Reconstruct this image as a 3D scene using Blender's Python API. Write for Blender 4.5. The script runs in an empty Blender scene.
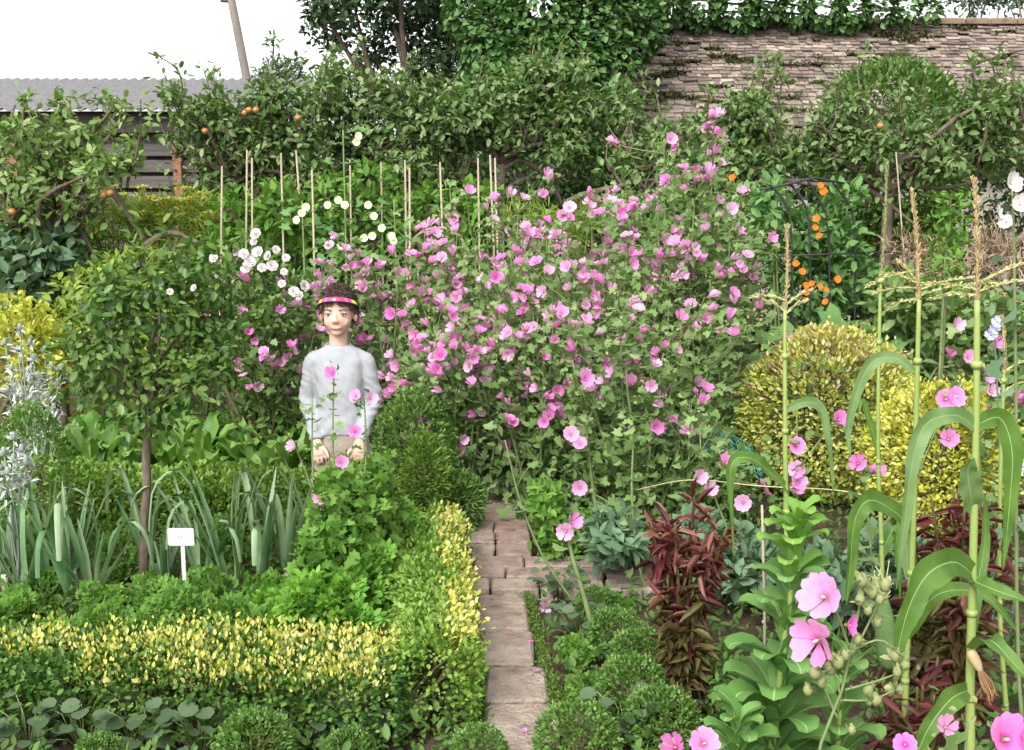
import bpy, bmesh, math, random
import numpy as np
from mathutils import Vector, noise as mnoise
R = math.radians
rng = np.random.default_rng(11)
random.seed(11)
SC = bpy.context.scene
COL = SC.collection

# ---------------------------------------------------------------- camera
CAM_H, PITCH, FPX = 1.75, R(9.04), 1100.0
cd = bpy.data.cameras.new('camera'); cam = bpy.data.objects.new('camera', cd); COL.objects.link(cam)
cam.location = (0, 0, CAM_H); cam.rotation_euler = (math.pi / 2 - PITCH, 0, 0)
cd.sensor_width = 36; cd.lens = FPX * 36 / 1024; cd.clip_end = 2000; cd.clip_start = .05
SC.camera = cam
CP, SP = math.cos(PITCH), math.sin(PITCH)

def W(px, py, Y):
    """the point of the garden that lies at distance Y and shows at px, py"""
    a, b = (px - 512) / FPX, (375 - py) / FPX
    d = np.array([a, CP + b * SP, -SP + b * CP])
    return np.array([0, 0, CAM_H]) + d * (Y / d[1])

def sc(Y, z=.6): return FPX / (Y * CP + (CAM_H - z) * SP)

def GY(py):
    """distance at which the ground shows at row py"""
    return CAM_H / math.tan(PITCH + math.atan((py - 375) / FPX))

def G(px, py): return W(px, py, GY(py))

# ---------------------------------------------------------------- objects
def tag(o, label=None, cat=None, group=None, kind=None):
    if label: o['label'] = label
    if cat: o['category'] = cat
    if group: o['group'] = group
    if kind: o['kind'] = kind
    return o

def thing(name, loc, label, cat, group=None, rz=0):
    o = bpy.data.objects.new(name, None); COL.objects.link(o)
    o.empty_display_size = .05
    o.location = [float(v) for v in loc]; o.rotation_euler = (0, 0, rz)
    return tag(o, label, cat, group)

def children(o): return [c for c in COL.objects if c.parent == o]

def copy_tree(o, loc=None, rz=None, scale=None, label=None, group=None):
    c = o.copy(); COL.objects.link(c)
    if loc is not None: c.location = [float(v) for v in loc]
    if rz is not None: c.rotation_euler = (0, 0, rz)
    if scale is not None: c.scale = (scale,) * 3 if np.isscalar(scale) else scale
    if label: c['label'] = label
    if group: c['group'] = group
    for ch in children(o):
        d = ch.copy(); COL.objects.link(d); d.parent = c
        for g in children(ch):
            e = g.copy(); COL.objects.link(e); e.parent = d
    return c

class MB:
    def __init__(s): s.V, s.F, s.M, s.n = [], [], [], 0
    def add(s, V, Fs, mi=0):
        V = np.asarray(V, float)
        for k, F in enumerate(Fs):
            F = np.asarray(F, int)
            if len(F) == 0: continue
            s.F.append(F + s.n)
            m = mi[k] if isinstance(mi, (list, tuple)) else mi
            s.M.append(np.full(len(F), m, int))
        s.V.append(V); s.n += len(V)
        return s
    def mesh(s, name, mats, smooth=True):
        me = bpy.data.meshes.new(name)
        V = np.concatenate(s.V); me.vertices.add(len(V)); me.vertices.foreach_set('co', V.astype(np.float32).ravel())
        li = np.concatenate([f.ravel() for f in s.F]).astype(np.int32)
        tot = np.concatenate([np.full(len(f), f.shape[1], np.int32) for f in s.F])
        st = np.concatenate([[0], np.cumsum(tot)[:-1]]).astype(np.int32)
        me.loops.add(len(li)); me.loops.foreach_set('vertex_index', li)
        me.polygons.add(len(tot)); me.polygons.foreach_set('loop_start', st)
        me.polygons.foreach_set('material_index', np.concatenate(s.M).astype(np.int32))
        me.polygons.foreach_set('use_smooth', np.full(len(tot), smooth, bool))
        for m in (mats if isinstance(mats, (list, tuple)) else [mats]): me.materials.append(m)
        me.update(calc_edges=True); me.validate()
        return me
    def build(s, name, mats, parent=None, smooth=True):
        me = s.mesh(name, mats, smooth)
        o = bpy.data.objects.new(name, me); COL.objects.link(o)
        if parent is not None: o.parent = parent
        return o

def norm(a): return a / (np.linalg.norm(a, axis=-1, keepdims=True) + 1e-9)
def rdir(n): return norm(rng.normal(size=(n, 3)))
def A(*v): return np.array(v, float)

# ---------------------------------------------------------------- solids
def tube(P, rad, seg=7, cap=True):
    P = np.asarray(P, float); n = len(P)
    rad = np.full(n, rad, float) if np.isscalar(rad) else np.asarray(rad, float)
    T = norm(np.gradient(P, axis=0))
    u = np.cross(T[0], [0, 1, 0] if abs(T[0][1]) < .9 else [1, 0, 0]); u /= np.linalg.norm(u)
    V = []
    for i in range(n):
        u = u - T[i] * np.dot(u, T[i]); u /= np.linalg.norm(u) + 1e-9
        w = np.cross(T[i], u)
        a = np.arange(seg) * 2 * math.pi / seg
        V.append(P[i] + rad[i] * (np.cos(a)[:, None] * u + np.sin(a)[:, None] * w))
    V = np.concatenate(V)
    i, j = np.meshgrid(np.arange(n - 1), np.arange(seg), indexing='ij'); i, j = i.ravel(), j.ravel(); k = (j + 1) % seg
    Fs = [np.stack([i * seg + j, i * seg + k, (i + 1) * seg + k, (i + 1) * seg + j], 1)]
    if cap: Fs.append(np.array([np.arange(seg)[::-1], (n - 1) * seg + np.arange(seg)]))
    return V, Fs

def cr(P, n):
    """smooth curve through points"""
    P = np.asarray(P, float); m = len(P)
    t = np.linspace(0, m - 1, n); i = np.clip(t.astype(int), 0, m - 2); f = (t - i)[:, None]
    g = lambda k: P[np.clip(k, 0, m - 1)]
    p0, p1, p2, p3 = g(i - 1), g(i), g(i + 1), g(i + 2)
    return .5 * (2 * p1 + (p2 - p0) * f + (2 * p0 - 5 * p1 + 4 * p2 - p3) * f ** 2 + (3 * p1 - p0 - 3 * p2 + p3) * f ** 3)

def ellipsoid(c, r, nu=16, nv=10):
    c = np.asarray(c, float); r = np.full(3, r, float) if np.isscalar(r) else np.asarray(r, float)
    V = [c + r * A(0, 0, 1)]
    for i in range(1, nv):
        th = math.pi * i / nv; a = np.arange(nu) * 2 * math.pi / nu
        V += list(c + r * np.stack([np.cos(a) * math.sin(th), np.sin(a) * math.sin(th), np.full(nu, math.cos(th))], 1))
    V.append(c - r * A(0, 0, 1)); V = np.array(V)
    j = np.arange(nu); k = (j + 1) % nu
    t = np.stack([np.zeros(nu, int), 1 + j, 1 + k], 1)
    b = 1 + (nv - 2) * nu
    bt = np.stack([np.full(nu, len(V) - 1), b + k, b + j], 1)
    q = [np.stack([1 + i * nu + j, 1 + (i + 1) * nu + j, 1 + (i + 1) * nu + k, 1 + i * nu + k], 1) for i in range(nv - 2)]
    return V, [np.concatenate([t, bt]), np.concatenate(q)]

def loft(rings):
    """closed rings (equal counts) joined, capped"""
    n, m = len(rings), len(rings[0]); V = np.concatenate(rings)
    i, j = np.meshgrid(np.arange(n - 1), np.arange(m), indexing='ij'); i, j = i.ravel(), j.ravel(); k = (j + 1) % m
    return V, [np.stack([i * m + j, i * m + k, (i + 1) * m + k, (i + 1) * m + j], 1), np.array([np.arange(m)[::-1], (n - 1) * m + np.arange(m)])]

def ering(z, rx, ry, cx=0, cy=0, m=24, p=2.3):
    a = np.arange(m) * 2 * math.pi / m; c, s = np.cos(a), np.sin(a)
    return np.stack([cx + rx * np.sign(c) * np.abs(c) ** (2 / p), cy + ry * np.sign(s) * np.abs(s) ** (2 / p), np.full(m, z)], 1)

def box(c, h):
    c, h = np.asarray(c, float), np.asarray(h, float)
    V = np.array([[x, y, z] for x in (-1, 1) for y in (-1, 1) for z in (-1, 1)]) * h + c
    return V, [np.array([[0, 1, 3, 2], [4, 6, 7, 5], [0, 4, 5, 1], [2, 3, 7, 6], [0, 2, 6, 4], [1, 5, 7, 3]])]

def bevbox(c, h, b=.006, jit=0):
    """block with worn, slightly crooked edges"""
    c, h = np.asarray(c, float), np.asarray(h, float)
    p = [(-1, -1), (1, -1), (1, 1), (-1, 1)]
    J = rng.normal(size=(4, 2)) * jit
    rings = []
    for z, ins in ((-h[2], 0), (h[2] - b, 0), (h[2], b)):
        pts = []
        for k, (sx, sy) in enumerate(p):
            ex, ey = sx * (h[0] - ins), sy * (h[1] - ins); e = min(h[0], h[1]) * .12
            if k % 2 == 0: q = [(ex, ey - sy * e), (ex - sx * e, ey)]
            else: q = [(ex - sx * e, ey), (ex, ey - sy * e)]
            if k in (0, 2): q = q[::-1] if k == 99 else q
            pts += [(x + J[k][0], y + J[k][1], z) for x, y in q]
        cxy = np.array(pts); ang = np.arctan2(cxy[:, 1] / h[1], cxy[:, 0] / h[0]); rings.append(c + cxy[np.argsort(ang)])
    return loft(rings)

# ---------------------------------------------------------------- leaves
def T_oval(w=.5, fold=.08, curl=-.12):
    return A((0, 0, 0), (w * .42, .3, fold), (w * .4, .68, fold + curl * .4), (0, 1, curl), (-w * .4, .68, fold + curl * .4), (-w * .42, .3, fold)).reshape(-1, 3), \
        [np.array([[0, 1, 2, 3], [0, 3, 4, 5]])]

def T_round(w=.95, cup=.12):
    a = np.linspace(-math.pi / 2 + .25, 1.5 * math.pi - .25, 9)
    V = [(0, .12, 0)] + [(w / 2 * math.cos(t), .5 + .5 * math.sin(t), cup * (abs(math.cos(t)))) for t in a]
    return np.array(V), [np.array([[0, i, i + 1] for i in range(1, 9)])]

def T_palm(fold=.1):
    V = [(0, .25, 0)]; angs = np.linspace(-2.1, 2.1, 11)
    for i, t in enumerate(angs):
        r = .66 if i % 2 == 1 else .5
        if i == 5: r = .78
        V.append((r * math.sin(t), .3 + r * math.cos(t), fold * (1 if i % 2 else -.3) - .12 * r))
    return np.array(V), [np.array([[0, i, i + 1] for i in range(1, 11)])]

def T_frond():
    mb = MB(); t = T_oval(.62, .05, -.08)
    for (x, y, an, s) in ((0, .55, 0, .42), (.08, .5, -.8, .36), (-.08, .5, .8, .36), (.26, .3, -.9, .3), (-.26, .3, .9, .3), (.2, .22, -1.6, .26), (-.2, .22, 1.6, .26), (.3, .42, -.3, .26), (-.3, .42, .3, .26)):
        V = t[0] * s; c, q = math.cos(an), math.sin(an)
        V = np.stack([V[:, 0] * c - V[:, 1] * q + x, V[:, 0] * q + V[:, 1] * c + y, V[:, 2] - .25 * (x * x) + .03 * random.uniform(-1, 1)], 1)
        mb.add(V, t[1])
    mb.add(A((-.012, -.1, 0), (.012, -.1, 0), (.012, .6, 0), (-.012, .6, 0)).reshape(-1, 3), [np.array([[0, 1, 2, 3]])])
    return np.concatenate(mb.V), [np.concatenate(mb.F)] if len({f.shape[1] for f in mb.F}) == 1 else mb.F

def inst(mb, T, pos, ydir, nrm, size, mi=0):
    TV, TF = T; n = len(pos)
    if n == 0: return
    y = norm(np.asarray(ydir, float)); x = norm(np.cross(y, nrm)); z = np.cross(x, y)
    s = np.asarray(size, float)
    if s.ndim == 0: s = np.full(n, float(s))
    P = TV[None, :, 0:1] * x[:, None] + TV[None, :, 1:2] * y[:, None] + TV[None, :, 2:3] * z[:, None]
    V = (pos[:, None] + P * s[:, None, None]).reshape(-1, 3)
    off = (np.arange(n) * len(TV))[:, None, None]
    mb.add(V, [(F[None] + off).reshape(-1, F.shape[1]) for F in TF], mi)

def shell(ells, n, inner=.72, zmin=.01, power=1.4):
    """points and outward directions near the surface of a union of ellipsoids"""
    C_ = np.array([e[0] for e in ells], float); Q = np.array([np.full(3, e[1]) if np.isscalar(e[1]) else e[1] for e in ells], float)
    w = (Q.prod(1)) ** (2 / 3); w = w / w.sum()
    m = int(n * 2.2) + 50; i = rng.choice(len(ells), m, p=w); d = rdir(m)
    r = 1 - (1 - inner) * rng.random(m) ** power + rng.normal(size=m) * .03
    P = C_[i] + d * Q[i] * r[:, None]
    ok = P[:, 2] > zmin
    for k in range(len(ells)):
        dd = np.sqrt((((P - C_[k]) / Q[k]) ** 2).sum(1))
        ok &= (dd > inner * .8) | (i == k)
    P, o = P[ok], norm(d / Q[i])[ok]
    return P[:n], o[:n]

def lobes(c, r, k, f=.38, depth=.72, seed=None):
    """one big ellipsoid broken into uneven lobes"""
    c = np.asarray(c, float); r = np.full(3, r, float) if np.isscalar(r) else np.asarray(r, float)
    out = [(c, r * .8)]
    for d in rdir(k):
        s = f * rng.uniform(.65, 1.25)
        out.append((c + d * r * depth * rng.uniform(.85, 1.15), r * s * A(1, 1, .85)))
    return out

def leafy(mb, P, o, T, size, var=.3, up=.35, out=.8, jit=.7, droop=0., mi=0):
    n = len(P)
    if n == 0: return
    y = norm(o * out + rdir(n) * jit + A(0, 0, up - droop))
    nr = norm(o * .55 + A(0, 0, .8) + rdir(n) * .5)
    inst(mb, T, P, y, nr, size * (1 + var * rng.uniform(-1, 1, n)), mi)

def ribbon(P, wd, hint=(0, 0, 1), cup=.15, cols=2, wav=0, ph=0):
    """strap leaf along points P with widths wd: (V, [blade faces, rib faces])"""
    P = np.asarray(P, float); n = len(P); T = norm(np.gradient(P, axis=0))
    h = np.broadcast_to(np.asarray(hint, float), (n, 3)); x = norm(np.cross(T, h)); z = np.cross(x, T)
    us = A(-1, 0, 1) if cols == 2 else A(-1, -.5, -.045, .045, .5, 1)
    wd = np.asarray(wd, float)[:, None, None]; U = us[None, :, None]
    zz = cup * np.abs(U) ** 1.5
    if wav: zz = zz + wav * np.abs(U) ** 2 * np.sin(np.arange(n)[:, None, None] * 1.25 + ph + (U > 0) * 1.3)
    V = P[:, None] + x[:, None] * U * wd + z[:, None] * zz * wd
    m = len(us); fb, fr = [], []
    for i in range(n - 1):
        for j in range(m - 1):
            (fr if (cols != 2 and j == 2) else fb).append([i * m + j, i * m + j + 1, (i + 1) * m + j + 1, (i + 1) * m + j])
    return V.reshape(-1, 3), [np.array(fb), np.array(fr).reshape(-1, 4)]

# ---------------------------------------------------------------- materials
def new_mat(name):
    m = bpy.data.materials.new(name); m.use_nodes = True; nt = m.node_tree; nt.nodes.clear()
    out = nt.nodes.new('ShaderNodeOutputMaterial'); bs = nt.nodes.new('ShaderNodeBsdfPrincipled')
    nt.links.new(bs.outputs[0], out.inputs[0])
    return m, nt, bs, out

def ramp(nt, cols, fac, pos=None):
    r = nt.nodes.new('ShaderNodeValToRGB'); e = r.color_ramp.elements; n = len(cols)
    while len(e) < n: e.new(.5)
    for k, c in enumerate(cols):
        e[k].position = pos[k] if pos else k / max(1, n - 1); e[k].color = (*c, 1)
    nt.links.new(fac, r.inputs[0]); return r.outputs[0]

def leaf_mat(name, cols, trans=.3, rough=.5, spec=.25, tint=(1.25, 1.3, .6)):
    m, nt, bs, out = new_mat(name); spec = spec * .55
    g = nt.nodes.new('ShaderNodeNewGeometry')
    tc = nt.nodes.new('ShaderNodeTexCoord'); nz = nt.nodes.new('ShaderNodeTexNoise'); nz.inputs['Scale'].default_value = 5.5; nz.inputs['Detail'].default_value = 3; nt.links.new(tc.outputs['Object'], nz.inputs['Vector'])
    k1 = nt.nodes.new('ShaderNodeMath'); k1.operation = 'MULTIPLY_ADD'; k1.inputs[1].default_value = 1.3; k1.inputs[2].default_value = -.4; nt.links.new(nz.outputs['Fac'], k1.inputs[0])
    k2 = nt.nodes.new('ShaderNodeMath'); k2.operation = 'MULTIPLY_ADD'; k2.inputs[1].default_value = .78; nt.links.new(g.outputs['Random Per Island'], k2.inputs[0]); nt.links.new(k1.outputs[0], k2.inputs[2]); k2.use_clamp = True
    c = ramp(nt, cols, k2.outputs[0])
    nt.links.new(c, bs.inputs['Base Color']); bs.inputs['Roughness'].default_value = rough; bs.inputs['Specular IOR Level'].default_value = spec
    if trans:
        t = nt.nodes.new('ShaderNodeBsdfTranslucent'); mx = nt.nodes.new('ShaderNodeMixShader'); mul = nt.nodes.new('ShaderNodeMixRGB')
        mul.blend_type = 'MULTIPLY'; mul.inputs[0].default_value = 1; mul.inputs[2].default_value = (*tint, 1)
        nt.links.new(c, mul.inputs[1]); nt.links.new(mul.outputs[0], t.inputs[0])
        mx.inputs[0].default_value = trans
        nt.links.new(bs.outputs[0], mx.inputs[1]); nt.links.new(t.outputs[0], mx.inputs[2]); nt.links.new(mx.outputs[0], out.inputs[0])
    return m

def noise_mat(name, cols, scale=8, rough=.8, spec=.2, bump=0, detail=8, bscale=None, stretch=None, pos=None):
    m, nt, bs, out = new_mat(name)
    tc = nt.nodes.new('ShaderNodeTexCoord'); mp = nt.nodes.new('ShaderNodeMapping'); nt.links.new(tc.outputs['Object'], mp.inputs[0])
    if stretch: mp.inputs['Scale'].default_value = stretch
    nz = nt.nodes.new('ShaderNodeTexNoise'); nz.inputs['Scale'].default_value = scale; nz.inputs['Detail'].default_value = detail; nz.inputs['Roughness'].default_value = .65
    nt.links.new(mp.outputs[0], nz.inputs['Vector'])
    n = len(cols)
    c = ramp(nt, cols, nz.outputs['Fac'], pos or [.3 + .4 * k / max(1, n - 1) for k in range(n)])
    nt.links.new(c, bs.inputs['Base Color']); bs.inputs['Roughness'].default_value = rough; bs.inputs['Specular IOR Level'].default_value = spec
    if bump:
        n2 = nt.nodes.new('ShaderNodeTexNoise'); n2.inputs['Scale'].default_value = bscale or scale * 3; n2.inputs['Detail'].default_value = 6
        nt.links.new(mp.outputs[0], n2.inputs['Vector'])
        b = nt.nodes.new('ShaderNodeBump'); b.inputs['Strength'].default_value = bump; b.inputs['Distance'].default_value = .02
        nt.links.new(n2.outputs['Fac'], b.inputs['Height']); nt.links.new(b.outputs[0], bs.inputs['Normal'])
    return m

M = {}
M['soil'] = noise_mat('soil', [(.035, .024, .017), (.075, .052, .036), (.12, .09, .065)], 9, .95, .1, 1, bscale=40)
M['slab'] = noise_mat('slab', [(.11, .085, .07), (.26, .205, .165), (.34, .275, .225), (.42, .36, .3)], 8, .9, .15, .8, bscale=60)
M['brick'] = noise_mat('brick', [(.12, .08, .068), (.26, .185, .155), (.33, .26, .215)], 11, .9, .15, .5, bscale=60)
M['greystone'] = noise_mat('greystone', [(.06, .05, .043), (.12, .1, .088)], 12, .9, .15, .4)
M['bark'] = noise_mat('bark', [(.05, .036, .026), (.12, .09, .068), (.2, .16, .13)], 14, .9, .15, .6, stretch=(1, 1, .3))
M['palebark'] = noise_mat('palebark', [(.07, .055, .042), (.15, .12, .09)], 14, .85, .2, .4, stretch=(1, 1, .3))
M['twig'] = noise_mat('twig', [(.07, .06, .03), (.13, .11, .05)], 20)
M['greenstem'] = noise_mat('greenstem', [(.1, .15, .05), (.19, .24, .1)], 12, .6, .3)
M['cane'] = noise_mat('cane', [(.24, .18, .12), (.38, .32, .24)], 10, .7, .2, stretch=(1, 1, .3))
M['apple'] = leaf_mat('apple_leaf', [(.04, .1, .028), (.075, .15, .04), (.125, .21, .065), (.22, .29, .13)], .3, .45, .45)
M['applelight'] = leaf_mat('apple_leaf_pale', [(.06, .135, .03), (.11, .21, .045), (.175, .275, .08), (.27, .35, .15)], .3, .45, .4)
M['ivy'] = leaf_mat('ivy_leaf', [(.025, .065, .018), (.045, .11, .03), (.07, .155, .04), (.12, .22, .075)], .18, .4, .5)
M['dark'] = leaf_mat('dark_leaf', [(.02, .04, .015), (.035, .065, .025), (.06, .1, .04)], .2)
M['lav'] = leaf_mat('mallow_leaf', [(.065, .13, .038), (.11, .2, .058), (.165, .265, .085), (.24, .33, .14)], .3)
M['rose'] = leaf_mat('rose_leaf', [(.028, .075, .018), (.05, .115, .025), (.085, .17, .035), (.15, .23, .06)], .3, .35, .5)
M['box'] = leaf_mat('box_leaf', [(.045, .11, .02), (.075, .165, .03), (.12, .23, .045), (.18, .29, .08)], .25, .35, .5)
M['boxlight'] = leaf_mat('box_leaf_bright', [(.06, .14, .02), (.11, .22, .03), (.18, .31, .05), (.24, .36, .08)], .3, .4, .4)
M['hedge'] = leaf_mat('hedge_leaf', [(.025, .075, .018), (.045, .12, .025), (.08, .18, .035), (.16, .26, .06)], .25, .35, .55)
M['gold'] = leaf_mat('golden_leaf', [(.1, .22, .03), (.28, .37, .05), (.5, .5, .09), (.58, .55, .15), (.63, .6, .27)], .3, .4, .4, (1.1, 1.05, .6))
M['golddome'] = leaf_mat('variegated_leaf', [(.16, .22, .03), (.34, .39, .05), (.46, .48, .09), (.54, .54, .22), (.28, .34, .05), (.42, .45, .08)], .25, .4, .4, (1.1, 1.05, .6))
M['golddomebright'] = leaf_mat('bright_variegated_leaf', [(.24, .3, .04), (.44, .46, .05), (.55, .55, .09), (.6, .59, .2)], .3, .4, .4, (1.1, 1.05, .6))
M['golddomebrown'] = leaf_mat('scorched_leaf', [(.2, .15, .08), (.32, .22, .15), (.46, .43, .1), (.48, .4, .24), (.36, .34, .06)], .2, .5, .3, (1.1, 1.05, .6))
M['goldshrub'] = leaf_mat('yellow_leaf', [(.26, .34, .04), (.42, .46, .05), (.52, .52, .1)], .3, .4, .4, (1.1, 1.05, .6))
M['parsley'] = leaf_mat('parsley_leaf', [(.06, .17, .02), (.1, .26, .03), (.16, .34, .045), (.22, .4, .07)], .35, .45, .35)
M['herb'] = leaf_mat('herb_leaf', [(.06, .15, .025), (.1, .22, .035), (.16, .29, .055)], .3)
M['chard'] = leaf_mat('chard_leaf', [(.05, .13, .02), (.09, .2, .03), (.14, .27, .05), (.22, .35, .1)], .35, .4, .5)
M['lettuce'] = leaf_mat('lettuce_leaf', [(.07, .17, .04), (.11, .23, .055), (.15, .28, .08)], .3, .45, .35)
M['lettucerib'] = leaf_mat('lettuce_rib', [(.22, .36, .11), (.29, .42, .16)], .2)
M['lettucetop'] = leaf_mat('lettuce_top', [(.13, .28, .045), (.2, .36, .07)], .35)
M['red'] = leaf_mat('red_leaf', [(.04, .013, .014), (.09, .02, .024), (.155, .042, .04), (.22, .1, .07)], .25, .35, .5, (1.3, .7, .7))
M['redgreen'] = leaf_mat('bronze_leaf', [(.05, .06, .02), (.1, .06, .03), (.12, .12, .035), (.09, .03, .03)], .25, .4, .4)
M['leek'] = leaf_mat('leek_leaf', [(.055, .13, .05), (.095, .195, .08), (.155, .26, .125), (.27, .37, .22)], .2, .45, .35)
M['leekshank'] = leaf_mat('leek_shank', [(.4, .5, .3), (.6, .66, .48)], .2)
M['corn'] = leaf_mat('corn_leaf', [(.055, .15, .03), (.08, .19, .04), (.11, .23, .055)], .3, .4, .4)
M['cornpale'] = leaf_mat('corn_leaf_pale', [(.13, .23, .1), (.18, .29, .13)], .25, .45, .4)
def corn_mat(name, dark, light):
    m = leaf_mat(name, [dark, light], .3, .42, .5); nt = m.node_tree
    at = nt.nodes.new('ShaderNodeAttribute'); at.attribute_name = 'across'
    sn_ = nt.nodes.new('ShaderNodeMath'); sn_.operation = 'MULTIPLY'; sn_.inputs[1].default_value = 70; nt.links.new(at.outputs['Fac'], sn_.inputs[0])
    s2 = nt.nodes.new('ShaderNodeMath'); s2.operation = 'SINE'; nt.links.new(sn_.outputs[0], s2.inputs[0])
    tc = nt.nodes.new('ShaderNodeTexCoord'); nz = nt.nodes.new('ShaderNodeTexNoise'); nz.inputs['Scale'].default_value = 16; nz.inputs['Detail'].default_value = 6; nt.links.new(tc.outputs['Object'], nz.inputs['Vector'])
    ma = nt.nodes.new('ShaderNodeMath'); ma.operation = 'MULTIPLY_ADD'; ma.inputs[1].default_value = .05; nt.links.new(s2.outputs[0], ma.inputs[0]); nt.links.new(nz.outputs['Fac'], ma.inputs[2])
    r = next(n for n in nt.nodes if n.type == 'VALTORGB'); nt.links.new(ma.outputs[0], r.inputs[0]); r.color_ramp.elements[0].position = .25; r.color_ramp.elements[1].position = .75
    b = nt.nodes.new('ShaderNodeBump'); b.inputs['Strength'].default_value = .2; b.inputs['Distance'].default_value = .002; nt.links.new(s2.outputs[0], b.inputs['Height'])
    nt.links.new(b.outputs[0], next(n for n in nt.nodes if n.type == 'BSDF_PRINCIPLED').inputs['Normal'])
    return m
M['corn'] = corn_mat('corn_leaf', (.055, .13, .02), (.13, .235, .045)); M['cornpale'] = corn_mat('corn_leaf_pale', (.1, .185, .055), (.2, .3, .125))
M['cornrib'] = leaf_mat('corn_rib', [(.2, .33, .12), (.25, .37, .15)], .25)
M['cornstem'] = noise_mat('corn_stem', [(.17, .25, .06), (.27, .34, .1)], 15, .45, .35, stretch=(1, 1, .2))
M['tassel'] = leaf_mat('tassel_straw', [(.3, .22, .1), (.42, .32, .16), (.52, .42, .25)], .2)
M['tasselpale'] = leaf_mat('tassel_cream', [(.46, .46, .2), (.58, .57, .3)], .25)
M['silk'] = leaf_mat('corn_silk', [(.5, .5, .25), (.62, .6, .36)], .2)
M['drysilk'] = leaf_mat('dry_silk', [(.16, .08, .04), (.28, .16, .08)], .1)
M['silver'] = leaf_mat('silver_leaf', [(.36, .39, .36), (.5, .53, .5), (.6, .62, .6)], .2, .6, .2, (1, 1, 1))
M['silvergreen'] = leaf_mat('silver_green_leaf', [(.2, .26, .2), (.32, .38, .31)], .2)
M['kale'] = leaf_mat('kale_leaf', [(.06, .12, .065), (.1, .175, .095), (.155, .235, .14)], .2)
M['violet'] = leaf_mat('shaded_violet_leaf', [(.035, .065, .03), (.06, .1, .048), (.1, .15, .08)], .2, .4, .45)  # grey-green leaves, darkened further for the shade under the hedge
M['fennel'] = leaf_mat('fennel_leaf', [(.14, .23, .035), (.21, .31, .05), (.28, .37, .08)], .35)
M['umbel'] = leaf_mat('yellow_umbel', [(.42, .42, .05), (.55, .52, .1)], .3, .6, .2, (1.1, 1.1, .6))
M['squash'] = leaf_mat('squash_leaf', [(.07, .16, .05), (.11, .23, .07), (.16, .3, .1)], .3)
M['dry'] = leaf_mat('dry_seed', [(.22, .14, .1), (.32, .22, .15), (.4, .3, .22)], .2)
M['weed'] = leaf_mat('ground_leaf', [(.04, .09, .025), (.07, .14, .035), (.11, .2, .05)], .25)
M['moss'] = leaf_mat('moss_leaf', [(.06, .11, .02), (.1, .17, .03), (.14, .22, .05)], .25)
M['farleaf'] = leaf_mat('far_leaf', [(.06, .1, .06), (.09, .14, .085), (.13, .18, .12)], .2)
M['yellowpetal'] = leaf_mat('yellow_petal', [(.75, .5, .03), (.8, .6, .06)], .3, .5, .2, (1, 1, 1))
M['creampetal'] = leaf_mat('cream_petal', [(.75, .74, .42), (.8, .8, .55)], .3, .5, .2, (1, 1, 1))
M['whitepetal'] = leaf_mat('white_petal', [(.62, .57, .56), (.7, .66, .64)], .35, .5, .2, (1, 1, 1))
M['orangepetal'] = leaf_mat('orange_petal', [(.7, .12, .02), (.8, .22, .03)], .3, .5, .2, (1, .9, .9))
M['bluepetal'] = leaf_mat('lilac_petal', [(.5, .5, .8), (.6, .6, .82)], .35, .5, .2, (1, 1, 1))
M['bud'] = leaf_mat('bud', [(.14, .2, .06), (.22, .27, .1), (.33, .33, .17)], .2)

def petal_mat(name, rim, mid, eye):
    m, nt, bs, out = new_mat(name)
    tc = nt.nodes.new('ShaderNodeTexCoord'); ln = nt.nodes.new('ShaderNodeVectorMath'); ln.operation = 'LENGTH'
    nt.links.new(tc.outputs['Object'], ln.inputs[0])
    c = ramp(nt, [eye, mid, rim], ln.outputs['Value'], [.05, .2, .5])
    oi = nt.nodes.new('ShaderNodeObjectInfo'); hs = nt.nodes.new('ShaderNodeHueSaturation')
    mr = nt.nodes.new('ShaderNodeMapRange'); mr.inputs['To Min'].default_value = .75; mr.inputs['To Max'].default_value = 1.35
    nt.links.new(oi.outputs['Random'], mr.inputs['Value']); nt.links.new(mr.outputs[0], hs.inputs['Saturation']); nt.links.new(c, hs.inputs['Color'])
    wv = nt.nodes.new('ShaderNodeTexNoise'); wv.inputs['Scale'].default_value = 9
    nt.links.new(tc.outputs['Object'], wv.inputs['Vector'])
    m2 = nt.nodes.new('ShaderNodeMapRange'); m2.inputs['To Min'].default_value = .8; m2.inputs['To Max'].default_value = 1.15
    nt.links.new(wv.outputs['Fac'], m2.inputs['Value']); nt.links.new(m2.outputs[0], hs.inputs['Value'])
    t = nt.nodes.new('ShaderNodeBsdfTranslucent'); mx = nt.nodes.new('ShaderNodeMixShader'); mx.inputs[0].default_value = .4
    nt.links.new(hs.outputs[0], bs.inputs['Base Color']); nt.links.new(hs.outputs[0], t.inputs[0])
    bs.inputs['Roughness'].default_value = .6; bs.inputs['Specular IOR Level'].default_value = .15
    nt.links.new(bs.outputs[0], mx.inputs[1]); nt.links.new(t.outputs[0], mx.inputs[2]); nt.links.new(mx.outputs[0], out.inputs[0])
    return m
M['pink'] = petal_mat('pink_petal', (.81, .38, .66), (.77, .3, .59), (.5, .11, .3))

LEAF = T_oval(.55); NARROW = T_oval(.3, .05, -.2); SMALL = T_oval(.62, .1, -.05); ROUND = T_round(); PALM = T_palm(); FROND = T_frond(); NEEDLE = T_oval(.09, .01, -.1)
# ================================================================ setting
def fnoise(x, y, s=1.0): return mnoise.noise(Vector((x * s, y * s, 3.7)))

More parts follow.
